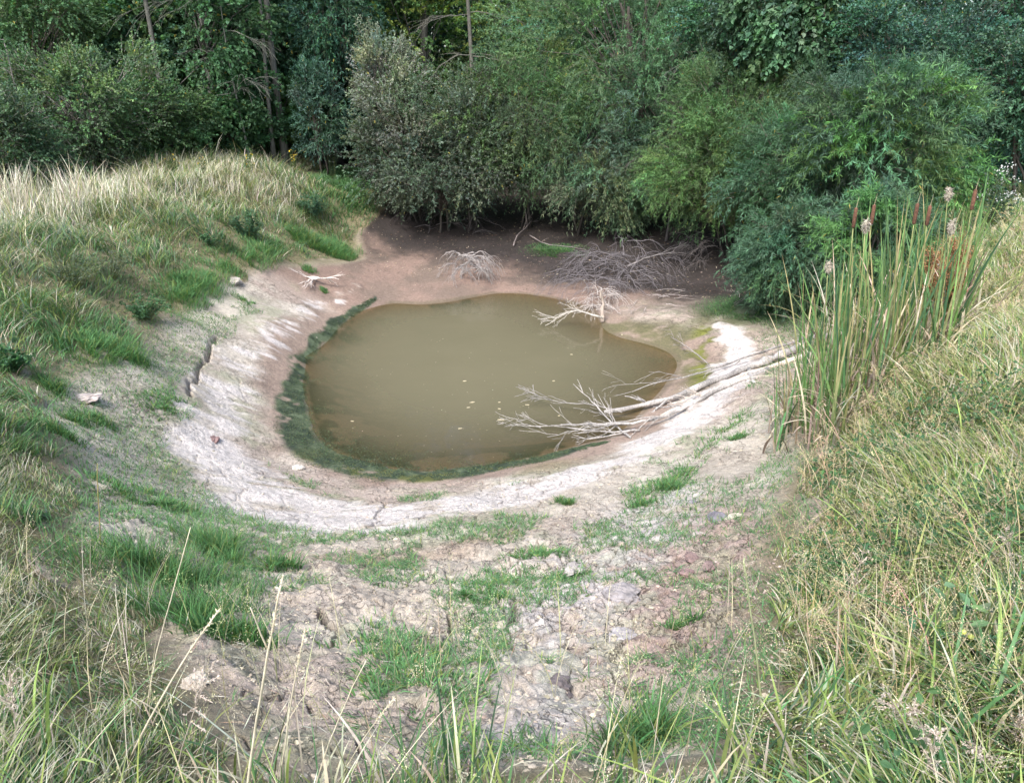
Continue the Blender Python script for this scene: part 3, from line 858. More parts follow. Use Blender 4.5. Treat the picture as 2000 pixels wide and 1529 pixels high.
place_crown("willow_shrub", "olive-toned lower willow overhanging the shaded mud bank", "willow", "willows around the back of the pond", 24, 16.2, 1400, 230, 460, 130, (.058, .094, .038), (.09, .125, .045), (.09, .015), 80, 26, 26, .4, .3, .3, .28, 1430, holes=.1)
place_crown("willow_shrub", "bright green willow with a domed top behind the cattails", "willow", "willows around the back of the pond", 25, 13.2, 1710, 140, 430, 175, WG, (.08, .145, .05), (.12, .017), 100, 28, 26, .42, .35, .35, .26, 1680, holes=.1)
place_crown("willow_shrub", "mid-green willow filling the space between the domed willow and the olive willow", "willow", "willows around the back of the pond", 26, 14.2, 1570, 210, 470, 110, (.045, .088, .044), WG, (.11, .016), 70, 26, 24, .42, .35, .3, .3, 1580, holes=.05)
place_crown("willow_shrub", "low willow bush touching the green flat beside the cattails", "willow", "willows around the back of the pond", 27, 12.2, 1555, 425, 600, 95, WB, WG, (.105, .015), 70, 26, 24, .36, .4, .2, .3, 1570)
place_crown("willow_shrub", "small willow bush tucked right behind the cattail leaves", "willow", "willows around the back of the pond", 28, 11.2, 1700, 380, 600, 80, WG, (.08, .145, .05), (.11, .016), 50, 26, 24, .36, .4, .2, .3, 1700)
place_crown("willow_shrub", "low willow with yellowing leaf tips above the root of the leaning trunk", "willow", "willows around the back of the pond", 29, 18.2, 1190, 310, 425, 95, (.075, .105, .062), (.10, .115, .062), (.11, .02), 60, 22, 22, .45, .45, .2, .3, 1200)
place_crown("willow_shrub", "dull green willow between the tall willow and the rounded one", "willow", "willows around the back of the pond", 30, 18.5, 1320, 120, 385, 110, (.055, .090, .055), WS, (.11, .016), 70, 24, 22, .5, .3, .2, .3, 1320, holes=.1)
place_crown("willow_shrub", "sparse willow with thin grey branches in front of the tall willow", "willow", "willows around the back of the pond", 31, 18.8, 1120, 180, 410, 115, (.058, .088, .052), WS, (.10, .016), 60, 22, 20, .5, .35, .2, .3, 1120, holes=.25, twig_geo=.5)
place_crown("olive_shrub", "upright silvery-leaved shrub at the edge of the dark gap", "shrub", "grey-leaved shrubs", 41, 20.5, 752, 75, 260, 62, (.13, .14, .11), (.20, .20, .165), (.065, .026), 60, 20, 20, .35, .05, .6, .34, 770, holes=.05)
place_crown("olive_shrub", "grey-green shrub below the silvery one, reaching the bank's leaf litter", "shrub", "grey-leaved shrubs", 42, 19.6, 800, 190, 405, 95, (.070, .084, .058), (.11, .12, .085), (.07, .03), 90, 22, 20, .4, .15, .4, .3, 820, twig_geo=.5, holes=.1)
place_crown("olive_shrub", "dusky shrub with pale leaf flecks beside the willow with olive leaves", "shrub", "grey-leaved shrubs", 43, 19.2, 920, 170, 402, 100, (.062, .080, .054), (.10, .115, .08), (.07, .03), 90, 22, 20, .4, .15, .4, .3, 930, twig_geo=.5, holes=.1)
place_crown("olive_shrub", "low dark shrub spilling over the bank behind the small brush heap", "shrub", "grey-leaved shrubs", 44, 18.9, 860, 290, 418, 125, (.048, .062, .044), (.08, .09, .065), (.065, .028), 70, 20, 18, .4, .25, .2, .3, 870, twig_geo=.6, holes=.15)
place_crown("twiggy_bush", "broad pale-green bush with bare grey twigs sticking out of its top left", "bush", "bushes behind the left bank", 51, 17.5, 165, 75, 350, 140, (.066, .100, .058), (.09, .13, .06), (.05, .035), 150, 22, 20, .4, .15, .4, .26, 170, bark=(.22, .20, .18), six=False, holes=.28, twig_geo=.5, mat=M_LEAF)
place_crown("twiggy_bush", "dark scrubby bush at the left edge behind the pale tall grass", "bush", "bushes behind the left bank", 52, 15.0, -10, 180, 420, 120, (.056, .088, .052), (.08, .11, .06), (.05, .035), 110, 20, 18, .4, .2, .3, .28, 0, bark=(.2, .18, .16), holes=.2, twig_geo=.5, mat=M_LEAF)
place_crown("twiggy_bush", "bush of mixed green leaves at the foot of the grey-trunked tree", "bush", "bushes behind the left bank", 53, 19.0, 320, 170, 330, 90, (.06, .10, .046), GREEN_Y, (.055, .045), 70, 20, 18, .35, .15, .3, .3, 320, holes=.2, mat=M_LEAF)
place_crown("maple_sapling", "fresh green maple sapling with layered leaves under the two slim trunks", "sapling", None, 54, 22.5, 545, 175, 285, 50, (.062, .118, .045), (.08, .135, .045), (.085, .08), 34, 18, 14, .3, .1, .0, .3, 545, six=True, holes=.05, mat=M_LEAF, stems=2)
place_crown("maple_sapling", "maple bush with layered mid-green leaves behind the yellow flowers", "sapling", None, 55, 21.0, 430, 200, 310, 95, (.048, .092, .042), (.065, .11, .045), (.085, .08), 60, 18, 14, .3, .1, .0, .28, 430, six=True, holes=.1, mat=M_LEAF, stems=3)
place_crown("understory_tree", "leafy mid-green crown filling the wood between the straight grey trunk and the slim pair", "tree", None, 71, 22.2, 440, -30, 210, 85, (.062, .108, .064), (.08, .13, .06), (.075, .065), 70, 18, 15, .4, .25, .0, .3, 440, six=True, holes=.1, mat=M_LEAF, stems=2)
place_crown("understory_tree", "leafy crown filling the wood left of the straight grey trunk, above the twiggy bush", "tree", None, 72, 22.0, 265, -40, 190, 85, (.055, .10, .062), (.075, .12, .06), (.075, .065), 60, 18, 15, .4, .25, .0, .3, 265, six=True, holes=.15, mat=M_LEAF, stems=2)
place_crown("understory_tree", "drooping narrow-leaved dark crown right of the slim trunk pair at the top", "tree", None, 73, 23.0, 640, -60, 150, 75, (.042, .085, .062), (.06, .105, .07), (.11, .035), 50, 18, 14, .5, .4, .0, .3, 650, holes=.1, mat=M_LEAF, stems=2)
place_crown("understory_tree", "leafy crown in the top left corner behind the broad twiggy bush", "tree", None, 74, 20.0, 60, -60, 140, 110, (.07, .115, .058), (.09, .135, .06), (.06, .045), 70, 18, 15, .4, .25, .0, .3, 60, six=True, holes=.2, mat=M_LEAF, stems=2)
place_crown("evergreen_shrub", "small blue-green shrub at the edge of the dark gap, left of the silvery shrub", "shrub", None, 56, 21.0, 622, 140, 335, 50, (.042, .078, .060), (.055, .095, .07), (.10, .025), 36, 20, 18, .3, .2, .5, .34, 622, stems=2)
place_crown("vine_tree", "tree hung with a curtain of heart-shaped vine leaves", "vine-covered tree", None, 57, 17.0, 1590, -60, 170, 115, (.062, .108, .062), (.08, .125, .065), (.10, .09), 100, 18, 14, .4, .7, -.1, .3, 1610, six=True, holes=.1, mat=M_LEAF, stem_r=.1)
place_crown("vine_tree", "bramble of vine stems and dark leaves below the heart-leaved curtain", "vine-covered tree", None, 58, 18.6, 1620, 110, 280, 100, (.036, .066, .038), (.07, .12, .06), (.10, .09), 30, 14, 8, .5, .9, -.3, .35, 1620, six=True, holes=.1, mat=M_LEAF, twig_geo=1.0, bark=(.13, .10, .085))
place_crown("dark_thicket_bush", "blue-green honeysuckle-like thicket high in the right corner", "bush", "bushes of the right-hand thicket", 61, 16.0, 1850, 20, 330, 115, (.040, .082, .064), (.065, .11, .085), (.05, .035), 110, 22, 18, .4, .3, .2, .28, 1850, holes=.22, mat=M_LEAF)
place_crown("dark_thicket_bush", "thicket bush with bright leaf flecks at the right edge above the hollow", "bush", "bushes of the right-hand thicket", 62, 14.8, 1990, 60, 290, 100, (.042, .086, .060), (.07, .12, .08), (.05, .035), 90, 22, 18, .4, .3, .2, .28, 1990, holes=.22, mat=M_LEAF)
place_crown("dark_thicket_bush", "deep green bush between the domed willow and the dark hollow", "bush", "bushes of the right-hand thicket", 63, 15.5, 1730, 20, 220, 90, (.036, .072, .055), (.05, .10, .07), (.05, .035), 60, 20, 16, .4, .3, .2, .3, 1740, holes=.2, mat=M_LEAF)
place_crown("dark_thicket_bush", "dark-leaved bush left of the vine-hung tree", "bush", "bushes of the right-hand thicket", 64, 18.0, 1430, -20, 150, 80, (.044, .080, .055), (.06, .11, .07), (.06, .04), 60, 20, 16, .4, .3, .2, .3, 1450, holes=.2, mat=M_LEAF)

# ------------------------------------------------------------------ dead wood
def twiggy(G, r, p0, d, L, rad, depth, col, spread=.7, n=8, kids=(3, 5), wob=.14, sides=5, grav=0.0, shrink=.55):
    p0 = np.asarray(p0, float); d = np.asarray(d, float) / np.linalg.norm(d)
    p = curve(p0, p0 + d * L, n, wob, r)
    p[:, 2] -= grav * L * np.linspace(0, 1, n) ** 2
    q = np.linspace(rad, max(rad * .35, .0022), n)
    tube(G, p, q, np.asarray(col) * r.uniform(.8, 1.15), sides if depth > 1 else 4)
    if depth > 0:
        for _ in range(int(r.integers(kids[0], kids[1] + 1))):
            i = int(r.integers(1, n - 1))
            dd = norm(norm(p[i + 1] - p[i]) + norm(r.normal(0, 1, 3)) * spread)
            twiggy(G, r, p[i], dd, L * r.uniform(shrink * .7, shrink * 1.2), q[i] * .65, depth - 1, col, spread, max(5, n - 2), kids, wob, sides, grav, shrink)

def pix_path(pts, n=24, r=rng, wob=.02):
    """a stick laid over the ground: (px, py, lift)"""
    P = []
    for px, py, lift in pts:
        h = hit(px, py)
        # keep the pixel: a lifted point stands nearer the viewer along the same sight line
        u, fy, fz = ray(px, py)
        t = (h[2] + lift - CAM_Z) / fz
        P.append((u * t, fy * t, h[2] + lift))
    P = np.array(P)
    s = np.concatenate([[0], np.cumsum(np.linalg.norm(np.diff(P, axis=0), axis=1))])
    q = np.linspace(0, s[-1], n)
    out = np.stack([np.interp(q, s, P[:, k]) for k in range(3)], -1)
    for _ in range(2):
        out[1:-1] = (out[:-2] + 2 * out[1:-1] + out[2:]) / 4
    out[1:-1] += r.normal(0, wob, out[1:-1].shape) * np.array([.6, .6, .3])
    return out

GREYW = (.26, .245, .23); PALEW = (.345, .325, .305); TWIG = (.26, .23, .21)
def stick(name, label, pts, r0, r1, col, seed, cat="fallen branch", group=None, side=None, n=22, wob=.012, arms=0, arm_len=.4, updir=(0, 0, .5), grav=.1, sides=9):
    r = np.random.default_rng(seed)
    p = pix_path(pts, n, r, wob)
    o = p[0].copy()
    G = Geo()
    tube(G, p - o, np.linspace(r0, r1, n) * (1 + .13 * r.normal(size=n)), np.asarray(col) * (1 + .2 * r.normal(size=(n, 1))), sides)
    e = empty(name, o, label, cat, group)
    link("stem", G.mesh("stem", M_DEAD, True), e)
    if arms:
        fwd = norm(p[-1] - p[0])
        for i in range(arms):
            j = int(r.integers(int(n * .35), n - 1))
            dd = norm(fwd * 1.25 + norm(r.normal(0, 1, 3)) * .7 + np.array(updir) * r.random())
            T = Geo()
            twiggy(T, r, p[j] - o, dd, arm_len * r.uniform(.5, 1.2), max(.004, np.interp(j, [0, n], [r0, r1]) * .5), 2, col, .6, 7, (1, 3), .12, 5, grav)
            link("twig", T.mesh("twig", M_DEAD), e)
    return e
FG = "dead wood of the fallen tree"
stick("fallen_log", "longest pale fallen trunk, running from the cattails down to the water", [(1612, 655, .10), (1560, 680, .10), (1500, 703, .08), (1430, 730, .09), (1380, 748, .10), (1320, 775, .10), (1260, 790, .08), (1210, 800, .03), (1180, 805, .0)], .062, .026, PALEW, 501, "fallen trunk", FG, n=30, arms=3, arm_len=.5)
stick("fallen_branch", "curved thinner stem ending in a spray of twigs over the water", [(1500, 722, .05), (1420, 752, .07), (1375, 775, .08), (1330, 800, .10), (1280, 818, .14), (1230, 828, .12), (1170, 828, .10), (1095, 830, .08)], .036, .010, PALEW, 502, "fallen branch", FG, n=30, arms=7, arm_len=.75, updir=(-.9, 0, .6), grav=.0)
stick("fallen_branch", "thin grey branch lying above the long fallen trunk on the crust", [(1600, 650, .08), (1540, 672, .10), (1460, 695, .10), (1400, 720, .10), (1330, 738, .10), (1270, 748, .10), (1235, 765, .04)], .020, .007, GREYW, 503, "fallen branch", FG, n=24, arms=6, arm_len=.5)
stick("fallen_branch", "rough broken limb pressed under the long trunk near the cattails", [(1590, 690, .05), (1520, 712, .05), (1450, 732, .06), (1400, 760, .05), (1340, 790, .03), (1290, 812, .02)], .035, .014, (.50, .44, .38), 504, "fallen branch", FG, n=24, arms=5, arm_len=.35)
stick("fallen_branch", "short stub of wood pointing down the crust below the long fallen trunk", [(1462, 722, .06), (1466, 735, .05), (1474, 747, .02)], .03, .02, PALEW, 505, "fallen branch", FG, n=8)
stick("fallen_branch", "bare forked branch rising out of the water in front of the long trunk", [(1232, 855, .02), (1200, 830, .05), (1170, 800, .12), (1145, 772, .2), (1120, 750, .28)], .013, .004, PALEW, 506, "branch in water", FG, n=16, arms=6, arm_len=.45, updir=(-.5, 0, .4), grav=.0)
stick("fallen_branch", "low twiggy branch lying flat on the water at the end of the fallen tree", [(1250, 840, .04), (1200, 845, .05), (1140, 838, .06), (1080, 832, .05), (1010, 831, .03)], .011, .003, PALEW, 507, "branch in water", FG, n=16, arms=6, arm_len=.4, updir=(-.5, .2, .3), grav=.0)
stick("fallen_branch", "thin twigs reaching left over the water above the spray", [(1215, 805, .1), (1160, 790, .12), (1100, 788, .12), (1040, 770, .12)], .010, .003, GREYW, 508, "branch in water", FG, n=16, arms=6, arm_len=.45, updir=(-.4, 0, .5), grav=.0)
stick("fallen_branch", "pale twig tips lying in the water below the spray, nearest the shore", [(1240, 838, .06), (1200, 850, .06), (1150, 858, .04), (1118, 848, .04)], .010, .003, PALEW, 509, "branch in water", FG, n=14, arms=5, arm_len=.35, updir=(-.4, 0, .3), grav=.0)
stick("fallen_branch", "short dead branch on the ochre mud right of the pond tip", [(1385, 712, .06), (1360, 690, .10), (1335, 672, .10), (1310, 658, .05)], .012, .004, TWIG, 510, "fallen branch", None, n=12, arms=5, arm_len=.35)
stick("dead_branch", "forked white branch lying on the dark ground under the willows at right", [(1225, 520, .06), (1270, 500, .12), (1320, 492, .14), (1340, 496, .1)], .020, .006, (.25, .225, .215), 511, "fallen branch", None, n=14, arms=5, arm_len=.5, grav=.1)
stick("dead_branch", "crooked grey branch on the leaf litter above the green patch", [(1003, 480, .03), (1006, 462, .10), (1025, 448, .08), (1040, 428, .10)], .016, .007, (.20, .17, .16), 512, "fallen branch", None, n=12, arms=2, arm_len=.4)
stick("dead_branch", "long thin stick lying slanting above the big brush tangle's left end", [(1035, 460, .05), (1065, 478, .08), (1100, 480, .10), (1145, 488, .05)], .012, .006, (.22, .19, .18), 513, "fallen branch", None, n=12, arms=2, arm_len=.3)
def leaning_trunk():
    r = np.random.default_rng(514); o = hit(1278, 432)
    e = empty("leaning_trunk", o, "dark trunk with a level foot limb, standing under the tall willow above the big tangle", "tree trunk")
    G = Geo()
    tube(G, curve((0, 0, -.1), (-.05, .5, 3.0), 12, .06, r), np.linspace(.10, .05, 12), (.09, .075, .06), 9)
    link("trunk", G.mesh("trunk", M_BARK, True), e)
    G = Geo()
    tube(G, curve((0, 0, .12), (-1.0, -.15, .22), 10, .08, r, .06), np.linspace(.07, .035, 10), (.10, .085, .07), 8)
    link("limb", G.mesh("limb", M_BARK, True), e)
leaning_trunk()

def brush(name, label, cx, cy, hw, hh, seed, nst, L, rad, col, group="heaps of dead branches", zmax=.45, depth=2, flat=.5, part="branch", wob=.18):
    """a heap of separate dead boughs lying over one another"""
    r = np.random.default_rng(seed)
    c = hit(cx, cy)
    a = hit(cx - hw, cy); b = hit(cx + hw, cy); u = hit(cx, cy - hh); l = hit(cx, cy + hh)
    rx = abs(b[0] - a[0]) / 2; ry = abs(u[1] - l[1]) / 2
    e = empty(name, c, label, "brush heap", group)
    for i in range(nst):
        G = Geo()
        q = np.array([r.uniform(-.7, .7) * rx, r.uniform(-.6, .6) * ry, 0])
        gzz = float(base_h(c[0] + q[0], c[1] + q[1])) - c[2]
        q[2] = gzz + r.uniform(.02, zmax * .5)
        ang = r.uniform(0, 6.28)
        d = np.array([math.cos(ang), math.sin(ang) * .7, r.uniform(-.05, flat)])
        twiggy(G, r, q, d, L * r.uniform(.6, 1.1), rad * r.uniform(.6, 1.2), depth, col, .65, 9, (2, 5), wob, 5, .12 + flat * .5)
        # a bough cannot sink below the ground
        for v in G.v:
            g = base_h(v[:, 0] + c[0], v[:, 1] + c[1]) - c[2]
            v[:, 2] = np.maximum(v[:, 2], g + .006)
        link(part, G.mesh("bough", M_DEAD), e)
    return e
brush("brush_heap", "small heap of silvery bare branches on the red mud behind the pond", 915, 545, 36, 20, 601, 22, .55, .016, (.26, .235, .22), zmax=.9, depth=2, flat=.9, wob=.3)
brush("brush_heap", "big grey tangle of fine dead branches running back under the willows", 1200, 545, 85, 50, 602, 44, 1.1, .008, (.15, .135, .14), zmax=.9, depth=2, flat=.6, wob=.36)
brush("brush_heap", "white twig clump around the broken stump at the water's edge", 1172, 600, 20, 22, 603, 22, .55, .007, (.42, .38, .35), zmax=.4, depth=2, flat=.8)
brush("brush_heap", "thin dark dead twigs under the grey-green shrub's skirt", 880, 440, 100, 30, 604, 22, 1.1, .008, (.15, .13, .125), zmax=.6, depth=2, flat=.7)
brush("brush_heap", "dark dead twigs hanging over the black hollow beneath the olive willow", 1400, 500, 80, 26, 605, 22, .9, .007, (.12, .105, .10), zmax=.7, depth=2, flat=.7)
brush("brush_heap", "scatter of thin broken sticks on the mud right of the stump", 1290, 590, 60, 26, 606, 10, .6, .006, (.34, .30, .28), zmax=.15, depth=1, flat=.15)
brush("brush_heap", "low scatter of pale sticks on the green flat near the cattails", 1470, 580, 60, 22, 607, 8, .6, .006, (.32, .30, .26), zmax=.15, depth=1, flat=.15)
stick("broken_stump", "broken upright stump with peeling bark standing at the water's edge", [(1177, 630, .0), (1177, 600, .22), (1175, 568, .45)], .035, .022, (.36, .30, .25), 608, "stump", None, n=8)
stick("dead_branch", "white feathery branch dipping from the stump into the far corner of the water", [(1178, 622, .15), (1150, 612, .28), (1125, 605, .3), (1100, 612, .2), (1065, 636, .02)], .016, .004, (.44, .41, .36), 609, "branch in water", None, n=16, arms=14, arm_len=.32, updir=(-.3, -.2, .2), grav=.05)
# bleached root on the left flank
def root_thing():
    r = np.random.default_rng(611)
    o = hit(612, 552)
    e = empty("bleached_root", o, "bleached branching root lying on the left flank near a small green tuft", "dead root")
    for i, (dx, dy, L) in enumerate([(-.5, .1, .45), (.5, -.1, .5), (.1, -.9, .42), (-.1, -.7, .3), (.6, .3, .3), (-.6, .3, .3)]):
        G = Geo()
        twiggy(G, r, (r.normal(0, .04), r.normal(0, .04), .06), (dx, dy, .05), L, .02, 2, (.55, .48, .43), .5, 7, (2, 4), .15, 6, .1)
        for v in G.v:
            g = base_h(v[:, 0] + o[0], v[:, 1] + o[1]) - o[2]
            v[:, 2] = np.maximum(v[:, 2], g + .008)
        link("root_arm", G.mesh("root_arm", M_DEAD), e)
root_thing()
# bare boughs showing in the foliage
def bare_bough(name, label, px, py, Y, dirs, L, rad, col, seed, cat="bare bough"):
    r = np.random.default_rng(seed)
    z = z_at(py, Y); x = x_at(px, Y, z)
    e = empty(name, (x, Y, z), label, cat)
    for i, d in enumerate(dirs):
        G = Geo(); twiggy(G, r, (0, 0, 0), d, L * r.uniform(.8, 1.2), rad, 2, col, .5, 9, (3, 5), .12, 5, .1)
        link("branch", G.mesh("branch", M_DEAD), e)
def dead_tree():
    r = np.random.default_rng(702)
    Y = 21.5; g = float(base_h(x_at(930, Y, 1), Y)); x = x_at(930, Y, g)
    e = empty("dead_limbed_tree", (x, Y, g), "half-dead tree with a pale trunk and bare spreading limbs above the dusky shrubs", "tree")
    B = Geo(); p = trunk_geo(B, r, 8.5, .075, (.10, .095, .08), (-.15, 0))
    link("trunk", B.mesh("trunk", M_BARK, True), e)
    for i in range(11):
        G = Geo(); j = int(r.integers(3, 9)); s = 1 if r.random() < .5 else -1
        twiggy(G, r, p[j], (s * r.uniform(.6, 1), -.7 * r.random(), r.uniform(-.1, .5)), r.uniform(.8, 1.7), .012, 2, (.15, .145, .12), .45, 9, (3, 5), .12, 5, .25)
        link("limb", G.mesh("limb", M_DEAD), e)
    C = Geo(); crown(C, None, r, (0, .5, 7.5), (2.2, 2, 1.6), 30, 14, 12, .4, .1, .09, GREEN_D, .3, None, .3)
    link("crown", C.mesh("crown", M_LEAF), e)
dead_tree()
def bare_tree(px, Y, py_top, label, seed, col, side, L0=1.4):
    r = np.random.default_rng(seed)
    g = float(base_h(x_at(px, Y, 1), Y)); x = x_at(px, Y, g); h = z_at(py_top, Y) - g
    e = empty("bare_twiggy_tree", (x, Y, g), label, "bare small tree")
    B = Geo(); p = trunk_geo(B, r, h, .03, np.array(col) * .6, (side * .3, 0), 10, 7)
    link("trunk", B.mesh("trunk", M_BARK, True), e)
    for i in range(12):
        G = Geo(); j = int(r.integers(3, 10)); s = side if r.random() < .65 else -side
        twiggy(G, r, p[j], (s * r.uniform(.4, 1), -.9 * r.random(), r.uniform(-.4, .6)), L0 * r.uniform(.6, 1.2), .009, 2, np.array(col) * .6, .45, 9, (3, 5), .1, 5, .3)
        link("limb", G.mesh("limb", M_DEAD), e)
bare_tree(95, 16.6, 60, "leafless grey twigs poking out of the broad pale-green bush at top left", 711, (.30, .28, .25), -1, 1.1)
bare_tree(490, 20.5, -40, "bare greenish-grey branches arching down in front of the left one of two slim trunks", 712, (.28, .29, .24), -1, 1.6)
bare_tree(1300, 17.5, 100, "thin dead branches showing between the two middle willows", 713, (.17, .15, .14), 1, .9)

# ------------------------------------------------------------------ grass
def ground_pts(n, xr, yr, r, power=1.4, cond=None):
    """random ground points, thinning out away from the viewer"""
    P = []; tot = 0
    while tot < n:
        m = n * 4
        x = r.uniform(*xr, m); y = r.uniform(*yr, m)
        d = np.hypot(x, y) + .6
        keep = r.random(m) < np.minimum(1, (2.2 / d) ** power)
        # only what the picture or a step beside it could show
        keep &= np.abs(x) < y * .85 + 2.2
        x, y = x[keep], y[keep]
        if cond is not None:
            k = cond(x, y); x, y = x[k], y[k]
        if len(x) == 0: break
        P.append(np.stack([x, y], -1)); tot += len(x)
    P = np.concatenate(P)[:n]
    return P

def with_z(P, sink=.01):
    return np.column_stack([P, gz(P[:, 0], P[:, 1]) - sink])

BARE_L = np.vstack([BARE, BARE[:1]])
def outside_bare(x, y, margin=0.0):
    jx = (fbm(x, y, .8, 3, 21) - .5) * .7; jy = (fbm(x, y, .8, 3, 22) - .5) * .7
    ins = inside(x + jx, y + jy, BARE)
    if margin:
        ins &= dist_poly(x, y, BARE_L) > margin
    return ~ins

def grass_object(name, label, cat, G, mat=None):
    if not G.v: return
    o = link(name, G.mesh(name, mat or M_GRASS))
    tag(o, label, cat, kind="stuff")

DRY = np.array([.355, .335, .24]); STR = np.array([.49, .465, .375]); GRN = np.array([.085, .180, .070]); YGR = np.array([.205, .262, .085]); DGR = np.array([.055, .118, .056]); BLU = np.array([.115, .165, .115])

def mixcol(N, r, items, wts, val=.18):
    w = np.array(wts, float)
    if w.ndim == 1:
        w = np.tile(w, (N, 1))
    w = w / w.sum(1, keepdims=True)
    c = (r.random(N)[:, None] > np.cumsum(w, 1)).sum(1)
    c = np.clip(c, 0, len(items) - 1)
    return np.clip(np.array(items)[c] * (1 + r.normal(0, val, (N, 1))) * (1 + r.normal(0, .06, (N, 3))), .01, .9)

def build_left_bank():
    r = np.random.default_rng(801)
    G = Geo()
    P = ground_pts(120000, (-14, -.9), (3.6, 25), r, 1.15, lambda x, y: outside_bare(x, y) & (x < -1.2) & ((x < -2.0 - (y - 9) * .0) | (y > 6)) & (y < 24) & ~((x > -5.4 + 0 * y) & (y > 19.5)))
    x, y = P[:, 0], P[:, 1]
    V = with_z(P)
    N = len(P)
    n = fbm(x, y, 1.3, 3, 201); n2 = fbm(x, y, .5, 3, 202)
    db = dist_poly(x, y, BARE_L)
    crest = sstep(.8, 2.2, db)
    edge = 1 - sstep(.15, .7, db)
    w = np.stack([.35 * crest + .25 * n, .45 * crest + .2 * sstep(.5, .7, n), .35 + 1.3 * edge + .5 * (1 - crest), .3 + .2 * n2, .6 * (1 - n)], -1)
    c = mixcol(N, r, [DRY, STR, GRN, YGR, BLU * 1.1], w)
    h = (.07 + .08 * crest + .22 * sstep(.3, .75, n2)) * r.uniform(.4, 1.6, N)
    c = c * (.72 + .55 * n[:, None])
    h = h * (.45 + .55 * sstep(.0, .7, db))
    tallm = (r.random(N) < .05 * crest); h[tallm] *= 1.7
    az = fbm(x, y, .6, 2, 205) * 12 + r.normal(0, .9, N)
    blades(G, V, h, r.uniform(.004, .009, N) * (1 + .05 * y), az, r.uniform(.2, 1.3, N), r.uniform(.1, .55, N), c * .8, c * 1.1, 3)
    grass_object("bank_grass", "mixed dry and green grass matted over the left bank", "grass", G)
    # tall pale straw along the crest
    G = Geo()
    pts = [(20, 440), (60, 425), (110, 412), (180, 395), (260, 375), (340, 362), (430, 352), (520, 350)]
    pp = path(pts)
    N = 5200
    t = r.random(N) ** 1.25 * (len(pp) - 1); i = np.minimum(t.astype(int), len(pp) - 2); f = (t - i)[:, None]
    P = pp[i] * (1 - f) + pp[i + 1] * f + r.normal(0, .55, (N, 2))
    cl = fbm(P[:, 0], P[:, 1], .45, 3, 206); kp = (cl > .42) | (r.random(N) < .25)
    P = P[kp]; t = t[kp]; cl = cl[kp]; N = len(P)
    V = with_z(P)
    c = mixcol(N, r, [STR * 1.18, DRY * 1.1, YGR], [.65, .25, .12])
    blades(G, V, r.uniform(.25, .7, N) * (1.15 - .55 * sstep(1, 4, t)) * (.45 + .8 * sstep(.4, .65, cl)), r.uniform(.008, .014, N), r.uniform(0, 6.28, N), r.uniform(.05, .6, N), r.uniform(0, .15, N), c, c * 1.1, 4)
    grass_object("tall_dry_grass", "tall bleached grass standing along the crest of the left bank", "grass", G, M_STRAW)
build_left_bank()

def panicles(G, r, V, h, az, lean, col, nb=9, seeds=5):
    """thin stalks that carry loose seed heads"""
    N = len(V)
    blades(G, V, h, np.full(N, .0028) * (1 + .12 * V[:, 1]), az, lean, np.full(N, .12), col * .75, col, 4)
    d = np.stack([np.cos(az), np.sin(az), np.zeros(N)], -1)
    M = N * nb
    i = np.repeat(np.arange(N), nb)
    t = r.uniform(.68, 1.0, M)
    base = V[i] + d[i] * (h[i] * lean[i] * (t * .35 + t ** 2 * .65))[:, None]
    base[:, 2] += h[i] * (t - .12 * t ** 2)
    bd = norm(r.normal(0, 1, (M, 3)) * np.array([1, 1, .5]) + d[i] * .5 + np.array([0, 0, .5]))
    bl = h[i] * .16 * (1.25 - t)* 2.2
    for s in range(seeds):
        q = base + bd * (bl * (s + 1) / seeds)[:, None]
        leaves(G, q, norm(bd + r.normal(0, .4, (M, 3))), .0042 + .0010 * V[i][:, 1], .0014 + .0005 * V[i][:, 1], np.clip(col[i] * (1 + r.normal(0, .15, (M, 1))), .01, .9), None, False, r)

